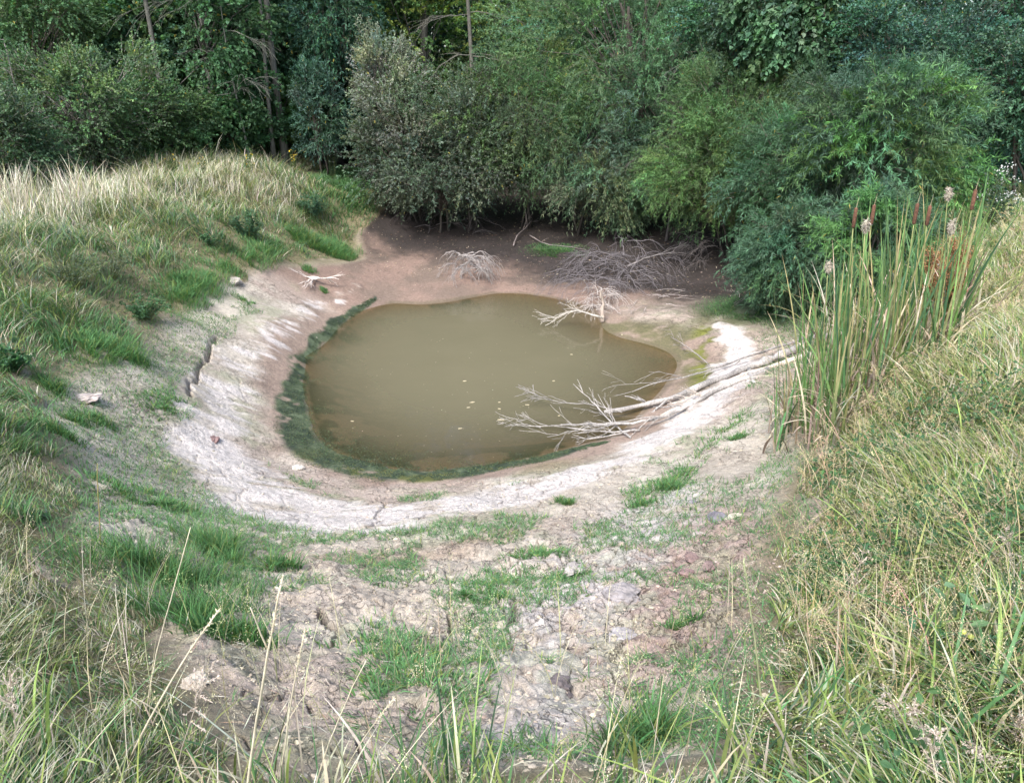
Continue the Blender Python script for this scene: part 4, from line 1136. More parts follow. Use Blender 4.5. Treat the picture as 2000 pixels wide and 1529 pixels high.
def build_right_bank():
    r = np.random.default_rng(811)
    cond = lambda x, y: outside_bare(x, y) & (x > .3) & (y > 1.0) & ~((y > 10.2) & (x < 5.2 + (y - 10) * .25))
    G = Geo()
    P = ground_pts(165000, (.3, 16), (1.0, 20), r, 1.25, cond)
    x, y = P[:, 0], P[:, 1]; V = with_z(P); N = len(P)
    n = fbm(x, y, 1.0, 3, 211); n2 = fbm(x, y, .4, 3, 212)
    farg = sstep(10, 12, y)
    w = np.stack([.40 + .5 * sstep(.5, .7, n), .26 + .1 * n, .25 + .9 * farg, .75 + .4 * n2, .3 * (1 - n) + .3 * sstep(3.8, 2.5, y)], -1)
    c = mixcol(N, r, [DRY, STR, GRN, YGR, DGR], w)
    h = (.10 + .14 * n2) * r.uniform(.5, 1.6, N)
    c = c * (.85 + .5 * n2[:, None])
    h = h * (.40 + .60 * sstep(.05, .7, dist_poly(x, y, BARE_L)))
    az = fbm(x, y, .5, 2, 215) * 12 + r.normal(0, .9, N)
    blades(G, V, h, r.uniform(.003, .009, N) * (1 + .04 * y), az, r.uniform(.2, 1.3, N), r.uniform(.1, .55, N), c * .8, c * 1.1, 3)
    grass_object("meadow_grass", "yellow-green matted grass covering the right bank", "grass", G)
    # broad long leaves
    G = Geo()
    P = ground_pts(3800, (.3, 12), (1.0, 12), r, 1.1, cond); P = P[dist_poly(P[:, 0], P[:, 1], BARE_L) > .35]; V = with_z(P); N = len(P)
    c = mixcol(N, r, [YGR * 1.25, GRN * 1.3, DRY], [.7, .25, .12])
    blades(G, V, r.uniform(.15, .5, N), r.uniform(.005, .012, N), r.uniform(0, 6.28, N), r.uniform(.3, 1.2, N), r.uniform(.2, .6, N), c * .85, c * 1.1, 5)
    grass_object("broad_grass", "long broad arching grass leaves on the right bank", "grass", G)
    G = Geo()
    P = ground_pts(4200, (1.0, 10), (1.3, 11), r, 1.2, cond); V = with_z(P); N = len(P)
    c = 1.15 * mixcol(N, r, [np.array([.42, .35, .22]), np.array([.36, .31, .17]), np.array([.42, .29, .22])], [.5, .35, .15])
    panicles(G, r, V, r.uniform(.18, .42, N), r.uniform(0, 6.28, N), r.uniform(.2, 1.1, N), c, 9, 5)
    grass_object("seeding_grass", "fine tan seed heads of grass over the right bank", "grass", G, M_STRAW)
    # low leafy herbs in the near right
    G = Geo()
    P = ground_pts(2600, (.9, 6), (1.3, 5.5), r, 1.0, lambda x, y: outside_bare(x, y) & (fbm(x, y, .7, 2, 219) > .5)); V = with_z(P, -.04)
    for rep in range(7):
        O = V + r.normal(0, .05, V.shape) + np.array([0, 0, .03 * rep])
        leaves(G, O, norm(r.normal(0, 1, V.shape) + np.array([0, 0, .4])), r.uniform(.02, .045, len(V)), r.uniform(.012, .022, len(V)), mixcol(len(V), r, [DGR, GRN * .9], [.6, .4]), None, True, r)
    grass_object("ground_herbs", "small dark-leaved herbs growing through the grass of the near right bank", "herbs", G, M_LEAF)
build_right_bank()

def build_front():
    r = np.random.default_rng(821)
    # left foreground grass
    cond = lambda x, y: outside_bare(x, y) & (x < .2)
    G = Geo()
    P = ground_pts(62000, (-4.5, .2), (.8, 5.0), r, 1.0, cond); V = with_z(P); N = len(P)
    x, y = P[:, 0], P[:, 1]
    n = fbm(x, y, .7, 3, 221); n2 = fbm(x, y, .3, 3, 222)
    w = np.stack([.35 + .3 * n, .25 + .2 * n2, .45 * (1 - n) + .2, .45 + 0 * n, .3 * (1 - n)], -1)
    c = mixcol(N, r, [DRY, STR, GRN, YGR, DGR], w)
    h = (.06 + .10 * n2) * r.uniform(.5, 1.7, N) * (.4 + .6 * sstep(.05, .6, dist_poly(x, y, BARE_L)))
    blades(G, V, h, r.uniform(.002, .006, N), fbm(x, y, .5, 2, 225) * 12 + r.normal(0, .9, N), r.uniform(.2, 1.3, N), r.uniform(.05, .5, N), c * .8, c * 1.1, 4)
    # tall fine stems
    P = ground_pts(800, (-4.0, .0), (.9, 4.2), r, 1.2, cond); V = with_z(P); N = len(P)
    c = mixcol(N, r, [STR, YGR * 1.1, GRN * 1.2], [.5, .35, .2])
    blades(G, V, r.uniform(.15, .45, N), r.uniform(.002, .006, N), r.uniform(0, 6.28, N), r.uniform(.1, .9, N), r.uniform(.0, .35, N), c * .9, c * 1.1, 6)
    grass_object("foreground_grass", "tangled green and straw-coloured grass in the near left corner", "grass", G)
    G = Geo()
    P = ground_pts(300, (-2.5, 2.4), (1.1, 3.1), r, .4); V = with_z(P); N = len(P)
    c = mixcol(N, r, [np.array([.50, .44, .32]), np.array([.40, .40, .22])], [.6, .4])
    panicles(G, r, V, r.uniform(.22, .5, N), r.uniform(0, 6.28, N), r.uniform(.1, .6, N), c, 12, 5)
    grass_object("seeding_grass", "fine feathery seed heads standing along the bottom of the picture", "grass", G, M_STRAW)
    # fringe at the bottom, thin
    G = Geo()
    P = ground_pts(1300, (-1.4, 2.6), (1.0, 2.35), r, .6, lambda x, y: (y < 1.55 + .35 * fbm(x, y, .5, 2, 228) + .5 * (x > .9)) & (fbm(x, y, .25, 2, 229) > .4)); V = with_z(P); N = len(P)
    c = mixcol(N, r, [GRN * 1.1, YGR * 1.1, STR, DGR], [.3, .4, .25, .2])
    blades(G, V, r.uniform(.12, .34, N), r.uniform(.003, .011, N), r.normal(1.6, 1.5, N), r.uniform(.1, .8, N), r.uniform(.0, .45, N), c * .85, c * 1.1, 5)
    grass_object("fringe_grass", "thin fringe of upright grass along the lower edge in front of the crumbly soil", "grass", G)
    # seedlings on the bare ground
    G = Geo()
    def cs(x, y):
        z, k = None, None
        ins = ~outside_bare(x, y)
        ds = dist_poly(x, y, np.vstack([SHORE, SHORE[:1]])); inp = inside(x, y, SHORE)
        cr = stroke(x, y, CRUST, CRUST_W, .45)
        return ins & ~inp & (ds > .9) & (cr < .3) & (y < 13) & (fbm(x, y, .55, 4, 231) + .13 * (x < -1.6) + .05 * sstep(3.5, 5.5, y) > .56) & (r.random(len(x)) < np.where(x > .8, .55, .95))
    P = ground_pts(46000, (-5, 4.5), (1.8, 12), r, .75, cs); V = with_z(P); N = len(P)
    c = mixcol(N, r, [np.array([.095, .20, .085]), GRN, YGR * .9], [.6, .3, .15])
    blades(G, V, r.uniform(.025, .085, N), r.uniform(.003, .006, N) * (1 + .05 * P[:, 1]), r.uniform(0, 6.28, N), r.uniform(.2, 1.6, N), r.uniform(.1, .6, N), c, c * 1.1, 2)
    grass_object("seedling_grass", "thin green seedlings sprinkled over the bare cracked slopes", "grass", G)
build_front()

def patch(name, label, pts, N, h, seed, cols, wts, spread, w=.005, lean=(.2, 1.0), cat="grass", kind_=True):
    r = np.random.default_rng(seed)
    pp = path(pts)
    if len(pp) == 1:
        sub = pp + r.normal(0, .5, (7, 2)) * spread * np.array([1.0, .8])
        k_ = r.integers(0, 7, N); Pc = sub[k_]
        sz = r.uniform(.35, .9, 7)[k_][:, None]
        h = h * r.uniform(.5, 1.15, 7)[k_]
    else:
        sz = 1.0
        t = r.random(N) * (len(pp) - 1); i = np.minimum(t.astype(int), len(pp) - 2); f = (t - i)[:, None]
        Pc = pp[i] * (1 - f) + pp[i + 1] * f
    P = Pc + norm(r.normal(0, 1, (N, 2))) * (r.random((N, 1)) ** .8) * spread * sz
    if len(pp) > 1:
        kp = fbm(P[:, 0], P[:, 1], spread * .6, 3, seed) > .43; P, Pc = P[kp], Pc[kp]; N = len(P)
    V = with_z(P); G = Geo()
    c = mixcol(N, r, cols, wts)
    hh = h * r.uniform(.5, 1.3, N)
    out = P - Pc
    az = np.arctan2(out[:, 1], out[:, 0]) + r.normal(0, .8, N)
    blades(G, V, hh, r.uniform(.6, 1.4, N) * w, az, r.uniform(*lean, N), r.uniform(.1, .5, N), c * .8, c * 1.15, 4)
    return G, V
LUSH = np.array([.085, .200, .072])
for args in [("green_grass_patch", "bright green grass skirt where the left bank meets the red mud", [(560, 455), (610, 475), (650, 488), (672, 478)], 9000, .2, 831, .45),
             ("green_grass_patch", "green grass along the foot of the left bank beside the pale boulder", [(330, 590), (390, 570), (430, 520), (500, 505), (540, 480)], 8000, .18, 832, .35),
             ("green_grass_patch", "green grass tongue at the left bank's lowest corner", [(150, 690), (190, 680), (220, 650)], 3500, .16, 833, .3),
             ("green_grass_patch", "shaded green patch between the small brush heap and the big tangle", [(1050, 490), (1085, 488), (1120, 495)], 5000, .06, 834, .5),
             ("green_grass_patch", "low green sward beneath the low willow bush beside the cattails", [(1430, 600), (1480, 605), (1530, 610), (1580, 620)], 12000, .07, 835, .75),
             ("green_grass_patch", "shaded green path leading back between the left bank and the grey-green shrub", [(640, 400), (680, 370), (710, 350), (720, 335)], 12000, .22, 836, 1.0),
             ("green_grass_patch", "seedlings in a green streak below the middle of the fallen trunk", [(1230, 975), (1310, 940), (1345, 915), (1400, 850), (1460, 800)], 2600, .07, 837, .18),
             ("green_grass_patch", "green seedling streak right of the crack on the left flank", [(290, 800), (330, 800), (350, 780)], 1700, .07, 838, .22),
             ("green_grass_patch", "scattered green seedlings on the crumbly slope left of centre bottom", [(700, 1230), (780, 1300), (860, 1330), (800, 1400)], 3000, .06, 839, .30),
             ("green_grass_patch", "green seedlings above the crumbly soil right of centre", [(1020, 1090), (1080, 1080), (950, 1170)], 1500, .06, 840, .22),
             ("green_grass_patch", "thin green seedlings at the lower left above the brown patch", [(200, 960), (280, 975), (340, 1000)], 2400, .08, 841, .25)]:
    nm, lab, pts, N, h, seed, spr = args
    dark = seed in (834, 835, 836)
    G, V = patch(nm, lab, pts, N, h, seed, [LUSH * (.8 if dark else 1.15), GRN * (.9 if dark else 1.1), YGR], [.6, .4, .05 if dark else .18], spr, .006 if seed != 836 else .012)
    grass_object(nm, lab, "grass patch", G)
TUFTS = [(258, 700, .22, .16, "grass tuft hanging at the foot of the left bank above the pale slope"),
         (190, 828, .11, .15, "dense little grass tuft on the pale slope right of two other tufts"),
         (122, 862, .15, .13, "wide-bladed grass tuft lowest of the three on the pale left slope"),
         (148, 832, .10, .08, "smallest grass tuft of the three on the pale left slope"),
         (110, 765, .18, .12, "tuft of broad grass blades under the brown overhang at left"),
         (435, 1085, .24, .26, "soft fluffy bright green clump, tallest on the lower left slope"),
         (285, 1110, .24, .28, "wide soft green clump left of the tallest fluffy clump"),
         (400, 1210, .22, .24, "drooping green clump below the tallest fluffy clump"),
         (445, 1255, .16, .18, "low green clump at the brown hollow in the lower left"),
         (555, 1120, .13, .14, "thin green tuft standing on the brown patch"),
         (600, 527, .12, .16, "green tuft above the bleached root"),
         (630, 566, .07, .10, "small green tuft beside the bleached root"),
         (372, 560, .22, .26, "leafy green tuft on the bank above the crack"),
         (440, 1145, .16, .2, "spreading green clump touching the foot of the tallest fluffy clump"),
         (1310, 950, .12, .12, "brightest green tuft on the slope below the fallen trunk"),
         (1250, 985, .09, .10, "small green tuft on the slope left of the brightest tuft"),
         (1100, 985, .07, .12, "low green tuft beside the white crust in the middle"),
         (1440, 860, .08, .08, "thin green tuft on the slope near the foot of the cattails"),
         (1325, 1235, .10, .07, "yellow-green tuft alone on the pink slope"),
         (1110, 1120, .07, .10, "green tuft on the grey slope above the clods"),
         (940, 1170, .07, .15, "flat green tuft in the middle of the crumbly slope"),
         (1250, 1450, .20, .12, "green tuft growing at the bottom edge left of the right bank"),
         (85, 470, .28, .18, "dark green tuft in the straw-coloured grass of the left bank"),
         (475, 585, .08, .14, "low green tuft on the crumbly flank below the pale boulder")]
for i, (px, py, h, sp, lab) in enumerate(TUFTS):
    N = int(160 + 2600 * sp * (1.6 if i in (5, 6, 7) else 1))
    cols = [LUSH, GRN, YGR * .9] if i not in (22,) else [DGR, GRN, GRN]
    G, V = patch("t", lab, [(px, py)], N, h, 900 + i, cols, [.6, .3, .15], sp, .0035 if i in (5, 6, 7, 13) else .006, (.1, .9))
    o = hit(px, py)
    for v in G.v: v -= o
    m = link("grass_tuft", G.mesh("grass_tuft", M_GRASS), None, o)
    tag(m, lab, "grass tuft", "grass tufts on the slopes")

# ------------------------------------------------------------------ cattails
CAT = [np.array([.11, .215, .085]), np.array([.155, .26, .095]), np.array([.07, .155, .08]), np.array([.19, .26, .10])]
def cattail(px, py, h, nl, seed, label, head=None, dead=6, lean=0.0, wb=.021):
    r = np.random.default_rng(seed)
    o = hit(px, py)
    if head:                                          # head = (kind, px, py) of the seed head's middle in the photograph
        zt = z_at(head[2], o[1]); xt = x_at(head[1], o[1], zt); hz = zt - o[2] - .08
        o[0] = xt + .05 * hz; o[2] = float(base_h(o[0], o[1])); hz = zt - o[2] - .08
        head = (head[0], hz); h = hz * 1.08
    e = empty("cattail", o, label, "cattail", "cattails at the edge of the right bank")
    G = Geo(); N = nl
    V = np.column_stack([r.normal(0, .05, N), r.normal(0, .05, N), np.full(N, -.03)])
    c = mixcol(N, r, CAT, [.4, .3, .2, .12], .12)
    az = r.uniform(0, 6.28, N)
    dr = np.where(r.random(N) < .22, r.uniform(.2, .55, N), r.uniform(0, .05, N))
    ct = c * 1.05; bt = r.random(N) < .22; ct[bt] = np.array([.42, .34, .18])
    blades(G, V, h * r.uniform(.5, 1.15, N), r.uniform(.7, 1.2, N) * wb, az, np.abs(r.normal(.10, .12, N)) + dr * .9 + lean, dr, c * .9, ct, 8)
    for v in G.v: v[:, 0] -= .05 * v[:, 2]
    link("leaves", G.mesh("leaves", M_GRASS), e)
    if dead:
        G = Geo(); N = dead
        V = np.column_stack([r.normal(0, .08, N), r.normal(0, .08, N), np.full(N, -.03)])
        c = mixcol(N, r, [np.array([.42, .35, .26]), np.array([.24, .19, .15]), np.array([.52, .47, .36])], [.4, .35, .25])
        dr = r.uniform(0, .75, N)
        blades(G, V, h * r.uniform(.25, .8, N), r.uniform(.6, 1.2, N) * wb, r.uniform(0, 6.28, N), r.uniform(.1, .5, N) + dr * .6, dr, c, c * 1.15, 8)
        link("withered_leaves", G.mesh("withered", M_STRAW), e)
    if head:
        kind_, hz = head
        S = Geo()
        lx, ly = -.05 * hz, r.normal(0, .03)
        p = np.array([[lx * t ** 2, ly * t ** 2, hz * t] for t in np.linspace(0, 1, 8)])
        tube(S, p, np.linspace(.006, .004, 8), (.30, .32, .14), 5)
        link("stem", S.mesh("stem", M_GRASS, True), e)
        H = Geo(); top = p[-1]
        if kind_ == "brown":
            q = np.array([top + np.array([0, 0, z]) for z in (-.004, 0, .006, .07, .148, .158, .162)])
            tube(H, q, [.005, .011, .0150, .0155, .0145, .011, .004], np.array([.125, .06, .036]) * (1 + .15 * r.normal(size=(7, 1))), 12)
            T = Geo(); tube(T, np.array([top + np.array([0, 0, .16]), top + np.array([.004, 0, .20]), top + np.array([.01, 0, .25])]), [.0022, .0016, .0008], (.42, .36, .24), 5)
            link("spike_tip", T.mesh("spike_tip", M_STRAW), e)
            link("seed_head", H.mesh("seed_head", M_SOFT, True), e)
        else:
            v, f = ball(r, 3, .5, (.014, .012, .038))
            v[:, 0] *= 1 - .5 * np.clip(v[:, 2] / .06, -1, 1)
            H.add(v + top + np.array([0, 0, .08]), [f], np.array([.44, .38, .30]))
            N = 420
            dn = norm(r.normal(0, 1, (N, 3)))
            O = top + np.array([0, 0, .08]) + dn * np.array([.014, .012, .04]) * r.uniform(.6, 1.3, (N, 1))
            leaves(H, O, norm(dn * .6 + r.normal(0, .5, (N, 3)) + np.array([0, 0, -.9])), .035, .006, vary((.40, .36, .29), N, r, .04, .18), None, False, r)
            link("seed_head", H.mesh("seed_head", M_SOFT), e)
    return e
# with seed heads, then the leafy ones: (px, py foot, height, leaves)
cattail(1672, 800, 1.75, 8, 1001, "cattail with the leftmost upright brown spike", ("brown", 1668, 424))
cattail(1705, 780, 1.75, 8, 1002, "cattail with the second brown spike, slightly leaning, beside white fluff", ("brown", 1708, 420))
cattail(1700, 800, 1.6, 6, 1003, "cattail with the burst white fluffy head between the two left brown spikes", ("white", 1696, 440))
cattail(1795, 740, 1.6, 7, 1004, "cattail with a short brown spike in the middle of the stand", ("brown", 1783, 415))
cattail(1818, 720, 1.55, 7, 1005, "cattail with a brown spike above the rusty seed clusters", ("brown", 1818, 422))
cattail(1850, 700, 1.6, 7, 1006, "cattail with the highest white fluffy head at the right of the stand", ("white", 1859, 378))
cattail(1884, 690, 1.6, 8, 1007, "cattail with the rightmost brown spike, tilted to the right", ("brown", 1895, 388))
cattail(1862, 705, 1.3, 6, 1008, "cattail with the lower round white head right of the rusty seed clusters", ("white", 1862, 443))
cattail(1622, 800, 1.35, 6, 1009, "cattail with a ragged pale head low on the left side of the stand", ("white", 1620, 520))
r = np.random.default_rng(1100)
spots = [(1545, 880, 1.0, 6), (1560, 850, 1.35, 8), (1585, 830, 1.3, 7), (1600, 790, 1.5, 8), (1618, 810, 1.4, 8), (1640, 830, 1.4, 9), (1645, 770, 1.7, 9), (1660, 840, 1.2, 8), (1668, 760, 1.8, 9), (1685, 810, 1.6, 9),
         (1692, 750, 1.8, 9), (1712, 800, 1.5, 9), (1722, 745, 1.7, 9), (1735, 770, 1.6, 9), (1745, 720, 1.7, 9), (1760, 760, 1.6, 10), (1765, 700, 1.65, 9), (1778, 730, 1.6, 10), (1790, 690, 1.6, 9), (1802, 720, 1.5, 9),
         (1815, 680, 1.55, 9), (1830, 710, 1.5, 9), (1838, 670, 1.55, 8), (1855, 690, 1.5, 9), (1870, 665, 1.55, 9), (1880, 680, 1.5, 9), (1895, 655, 1.5, 7), (1605, 850, 1.1, 7), (1630, 870, 1.0, 7), (1650, 870, 1.15, 8),
         (1590, 700, 1.5, 7), (1620, 690, 1.6, 8), (1655, 680, 1.7, 8), (1700, 700, 1.7, 9)]
LABS = {0: "short cattail standing apart at the stand's lower left foot, on the pale slope", 1: "cattail rising right of the short separate one at the lower left foot", 26: "sparse cattail at the far right end of the stand, leaning to the meadow"}
for i, (px, py, h, nl) in enumerate(spots):
    cattail(px - 22, py, h, nl + 3, 1200 + i, LABS.get(i, "leafy green cattail without a seed head, crowded inside the stand"), None, 17, .0)

# ------------------------------------------------------------------ herbs, flowers, seed clusters
def herb(name, label, cat, px, py, h, hw, seed, col, leaf=(.07, .03), n=26, group=None, flower=None, fl_n=0, fl_s=.012, spread=.5, six=True, stemcol=(.14, .17, .07)):
    r = np.random.default_rng(seed)
    o = hit(px, py)
    e = empty(name, o, label, cat, group)
    S, G, F = Geo(), Geo(), Geo()
    for i in range(n):
        a = r.uniform(0, 6.28); R0 = hw * r.random() ** .5
        tip = np.array([math.cos(a) * R0, math.sin(a) * R0, h * r.uniform(.55, 1.05) * (1 - .3 * (R0 / hw) ** 2)])
        p = curve((math.cos(a) * R0 * .2, math.sin(a) * R0 * .2, -.02), tip, 7, .06, r, -.05)
        tube(S, p, np.linspace(.004, .0018, 7), stemcol, 4)
        M = 26
        t = r.uniform(.2, 1, M); k = np.minimum((t * 6).astype(int), 5); f = (t * 6 - k)[:, None]
        O = p[k] * (1 - f) + p[k + 1] * f
        D = norm(r.normal(0, 1, (M, 3)) * np.array([1, 1, .4]) + np.array([0, 0, .3]))
        leaves(G, O, D, leaf[0] * r.uniform(.6, 1.2, M), leaf[1] * r.uniform(.7, 1.2, M), vary(col, M, r, .08, .18), None, six, r)
        if flower is not None and r.random() < .8:
            for j in range(fl_n):
                q = tip + r.normal(0, 1, 3) * np.array([spread, spread, spread * .6]) * .09
                d = norm(r.normal(0, 1, (7, 3)) + np.array([0, -.2, .6]))
                leaves(F, np.tile(q, (7, 1)), d, fl_s * r.uniform(.7, 1.2, 7), fl_s * .7, np.tile([flower], (7, 1)) * r.uniform(.85, 1.1), None, False, r)
    link("stems", S.mesh("stems", M_GRASS), e)
    link("foliage", G.mesh("foliage", M_LEAF), e)
    if F.v: link("flowers", F.mesh("flowers", M_SOFT), e)
    return e
herb("ragweed", "round dark green feathery herb alone on the left bank above the bright grass", "herb", 485, 470, .62, .32, 1301, (.070, .145, .080), (.07, .022), 44, "leafy herbs on the left bank")
herb("ragweed", "darker feathery herb at the top of the bright grass skirt near the path", "herb", 612, 425, .6, .40, 1302, (.062, .130, .075), (.08, .025), 44, "leafy herbs on the left bank")
herb("ragweed", "low green leafy herb hanging over the bank's edge above the crack", "herb", 285, 625, .34, .36, 1303, (.075, .155, .075), (.05, .02), 36, "leafy herbs on the left bank")
herb("ragweed", "grey-green wispy herb in the middle of the left bank's dry grass", "herb", 140, 560, .42, .5, 1304, (.11, .145, .095), (.035, .012), 50, "leafy herbs on the left bank")
herb("ragweed", "small leafy green herb left of the feathery round one on the left bank", "herb", 415, 480, .30, .26, 1305, (.075, .155, .075), (.05, .02), 26, "leafy herbs on the left bank")
herb("ragweed", "leafy sprout at the left edge above the brown overhang", "herb", 20, 730, .25, .22, 1306, (.07, .16, .075), (.07, .03), 18, "leafy herbs on the left bank")
herb("ragweed", "grey-green wispy herb right of the other wispy one on the left bank", "herb", 215, 545, .40, .5, 1307, (.115, .15, .10), (.035, .012), 46, "leafy herbs on the left bank")
herb("boneset", "tall white-flowered plant behind the right end of the cattails", "flowering plant", 1935, 455, 1.0, .28, 1311, (.075, .13, .085), (.08, .025), 20, "white flowering plants", (.72, .74, .70), 9, .016)
herb("boneset", "distant white-flowered plant in front of the dark gap in the wood", "flowering plant", 652, 350, .95, .2, 1312, (.06, .10, .06), (.07, .02), 12, "white flowering plants", (.68, .70, .68), 9, .022)
herb("boneset", "small white-flowered sprig among the cattail leaves near the rusty clusters", "flowering plant", 1822, 600, .55, .10, 1313, (.09, .15, .07), (.04, .02), 6, "white flowering plants", (.72, .72, .68), 6, .014)
for i, (px, py, lab) in enumerate([(338, 345, "yellow-flowered plant at the crest below the grey-trunked tree"), (570, 335, "yellow-flowered plant with the single brightest bloom below the blue-green shrub"),
                                   (490, 345, "yellow-flowered plant at the crest between the two brighter ones"), (35, 375, "orange-yellow flower at the far left behind the pale grass"),
                                   (140, 375, "yellow-flowered plant behind the tallest pale grass at left"), (400, 350, "small yellow-flowered plant at the crest, middle of the left bank")]):
    herb("goldenrod", lab, "flowering plant", px, py, .55 if i != 3 else .4, .14, 1320 + i, (.08, .13, .05), (.06, .014), 7, "yellow flowers along the crest of the left bank", (.72, .52, .04), 1 if i != 1 else 3, .022, .3)
# rusty seed clusters of dock
def dock(px, py, label, seed, h=1.05):
    r = np.random.default_rng(seed); o = hit(px, py)
    e = empty("dock_plant", o, label, "dock plant", "rusty dock plants among the cattails")
    S, F = Geo(), Geo()
    for i in range(6):
        tip = np.array([r.normal(0, .07), r.normal(0, .05), h * r.uniform(.8, 1.05)])
        p = curve((0, 0, -.02), tip, 8, .05, r); tube(S, p, np.linspace(.007, .003, 8), (.28, .13, .06), 5)
        M = 420; t = r.uniform(.6, 1, M); k = np.minimum((t * 7).astype(int), 6); f = (t * 7 - k)[:, None]
        O = p[k] * (1 - f) + p[k + 1] * f + r.normal(0, .022, (M, 3))
        leaves(F, O, norm(r.normal(0, 1, (M, 3))), .016, .013, vary((.30, .15, .07), M, r, .1, .2), None, False, r)
    link("stems", S.mesh("stems", M_GRASS), e); link("seed_clusters", F.mesh("seeds", M_SOFT), e)
dock(1790, 690, "rusty seeded dock plant left among the cattails", 1331, 1.1)
dock(1845, 670, "rusty seeded dock plant with the larger cluster beside the white fluffy head", 1332, 1.02)
dock(1835, 690, "rusty seeded dock plant, lowest cluster below the larger one", 1333, .85)

# horse nettle with yellow berries
def nettle():
    r = np.random.default_rng(1341); o = hit(1890, 1330)
    e = empty("berry_plant", o, "leafy weed with small yellow berries in the right bank near the edge", "berry plant")
    S, G = Geo(), Geo()
    for i in range(10):
        tip = np.array([r.normal(0, .12), r.normal(0, .12), r.uniform(.2, .42)])
        p = curve((0, 0, -.02), tip, 7, .06, r); tube(S, p, np.linspace(.004, .002, 7), (.16, .2, .08), 5)
        M = 8; k = r.integers(2, 7, M)
        leaves(G, p[k], norm(r.normal(0, 1, (M, 3)) * np.array([1, 1, .4])), r.uniform(.04, .08, M), r.uniform(.018, .035, M), vary((.11, .20, .10), M, r), None, True, r)
    link("stems", S.mesh("stems", M_GRASS), e); link("foliage", G.mesh("foliage", M_LEAF), e)
    for i, (px, py) in enumerate([(1908, 1266), (1942, 1264), (1952, 1262), (1895, 1290), (1890, 1300), (1902, 1296), (1893, 1308), (1882, 1234), (1896, 1243)]):
        u, fy, fz = ray(px, py); t = o[1] / fy * .97; c = np.array([u * t, fy * t, CAM_Z + fz * t]) - o
        v, f = ball(r, 2, .02, (.009, .009, .009)); B = Geo(); B.add(v + c, [f], (.62, .48, .06) if i < 3 else (.45, .50, .10))
        tube(B, curve(c + np.array([0, 0, .005]), c * .8 + np.array([0, 0, .02]), 4, .05, r), [.0012] * 4, (.2, .25, .1), 4)
        link("berry", B.mesh("berry", M_SHINY, True), e)
nettle()

# conspicuous single stalks in the foreground: (name, pixels with height above ground)
def stalk(label, foot, top, h_scale, wdt, col, seed, seedhead=False, fork=False):
    r = np.random.default_rng(seed)
    # foot pixel on the ground, the top pixel gives the lean at the foot's distance
    o = hit(*foot); u, fy, fz = ray(*top); t = (o[1] - h_scale) / fy
    tip = np.array([u * t, fy * t, CAM_Z + fz * t]) - o
    e = empty("dry_grass_stalk", o, label, "grass stalk", "long dry stalks in the foreground")
    S = Geo(); p = curve((0, 0, -.02), tip, 12, .02, r, -.03)
    tube(S, p, np.linspace(wdt, wdt * .45, 12), np.array(col), 6)
    if fork:
        q = curve(p[8], p[8] + (tip - p[8]) * .6 + np.array([-.05, 0, .0]), 6, .03, r); tube(S, q, np.linspace(wdt * .5, wdt * .25, 6), np.array(col), 5)
    link("stem", S.mesh("stem", M_STRAW, True), e)
    if seedhead:
        F = Geo(); M = 70; k = r.integers(8, 11, M); f = r.random((M, 1))
        O = p[k] * (1 - f) + p[k + 1] * f
        leaves(F, O, norm(norm(tip) + r.normal(0, .35, (M, 3))), .012, .004, vary(col, M, r, .05, .1), None, False, r)
        link("seed_head", F.mesh("seed_head", M_STRAW), e)
SC = (.66, .60, .46)
stalk("tallest white forked stalk standing in front of the crumbly soil, left of centre", (470, 1600), (553, 1122), .25, .0042, SC, 1401, True, True)
stalk("white stalk leaning right with a thin seed spike, left of the tallest forked stalk", (250, 1480), (428, 1190), .15, .0035, SC, 1402, True)
stalk("long thin stalk rising high through the left slope toward the crust", (280, 1400), (372, 1030), .12, .0024, SC, 1403)
stalk("yellow upright stalk on the left slope", (196, 1075), (190, 905), .02, .0035, (.36, .30, .12), 1404)
stalk("thin white stalk right of the tallest forked stalk", (540, 1560), (595, 1232), .2, .0028, SC, 1405, True)
stalk("slanting pale stalk in the bottom middle pointing up right", (600, 1570), (715, 1290), .2, .0024, SC, 1406)
stalk("slanting pale stalk low in the bottom middle", (650, 1540), (770, 1362), .15, .0022, SC, 1407, True)
stalk("stiff green-white stalk over the pink slope at lower right", (1490, 1400), (1452, 1095), .12, .004, (.42, .46, .26), 1408, True)
stalk("stalk crossing the pink slope, thin and straight", (1600, 1330), (1525, 1080), .1, .0022, (.52, .48, .34), 1409)
stalk("upright yellow-green stem left of the berry weed", (1655, 1430), (1650, 1200), .06, .005, (.30, .34, .12), 1410)
def feather(label, foot, top, seed, col=(.50, .43, .36), L=.16):
    r = np.random.default_rng(seed)
    o = hit(*foot); u, fy, fz = ray(*top); t = (o[1] - .1) / fy
    tip = np.array([u * t, fy * t, CAM_Z + fz * t]) - o
    e = empty("seeding_grass_stalk", o, label, "grass stalk", "feathery seeding stalks at lower right")
    S, F = Geo(), Geo(); p = curve((0, 0, -.02), tip, 12, .03, r, -.05)
    tube(S, p, np.linspace(.0018, .0009, 12), np.array(col) * .8, 5)
    for k in range(16):
        a = r.uniform(.55, 1); j = min(int(a * 11), 10)
        b = p[j]; d = norm(norm(tip) * .9 + norm(r.normal(0, 1, 3)) * .8); l = L * (1.15 - a) * r.uniform(.5, 1.1)
        q = curve(b, b + d * l, 5, .1, r); tube(S, q, [.0008] * 5, np.array(col) * .9, 3)
        M = 16; f = r.random((M, 1)); O = q[0] * (1 - f) + q[-1] * f + r.normal(0, .0015, (M, 3))
        leaves(F, O, norm(d + r.normal(0, .4, (M, 3))), .008, .0032, vary(col, M, r, .04, .15), None, False, r)
    link("stem", S.mesh("stem", M_STRAW), e); link("seed_head", F.mesh("seed_head", M_STRAW), e)
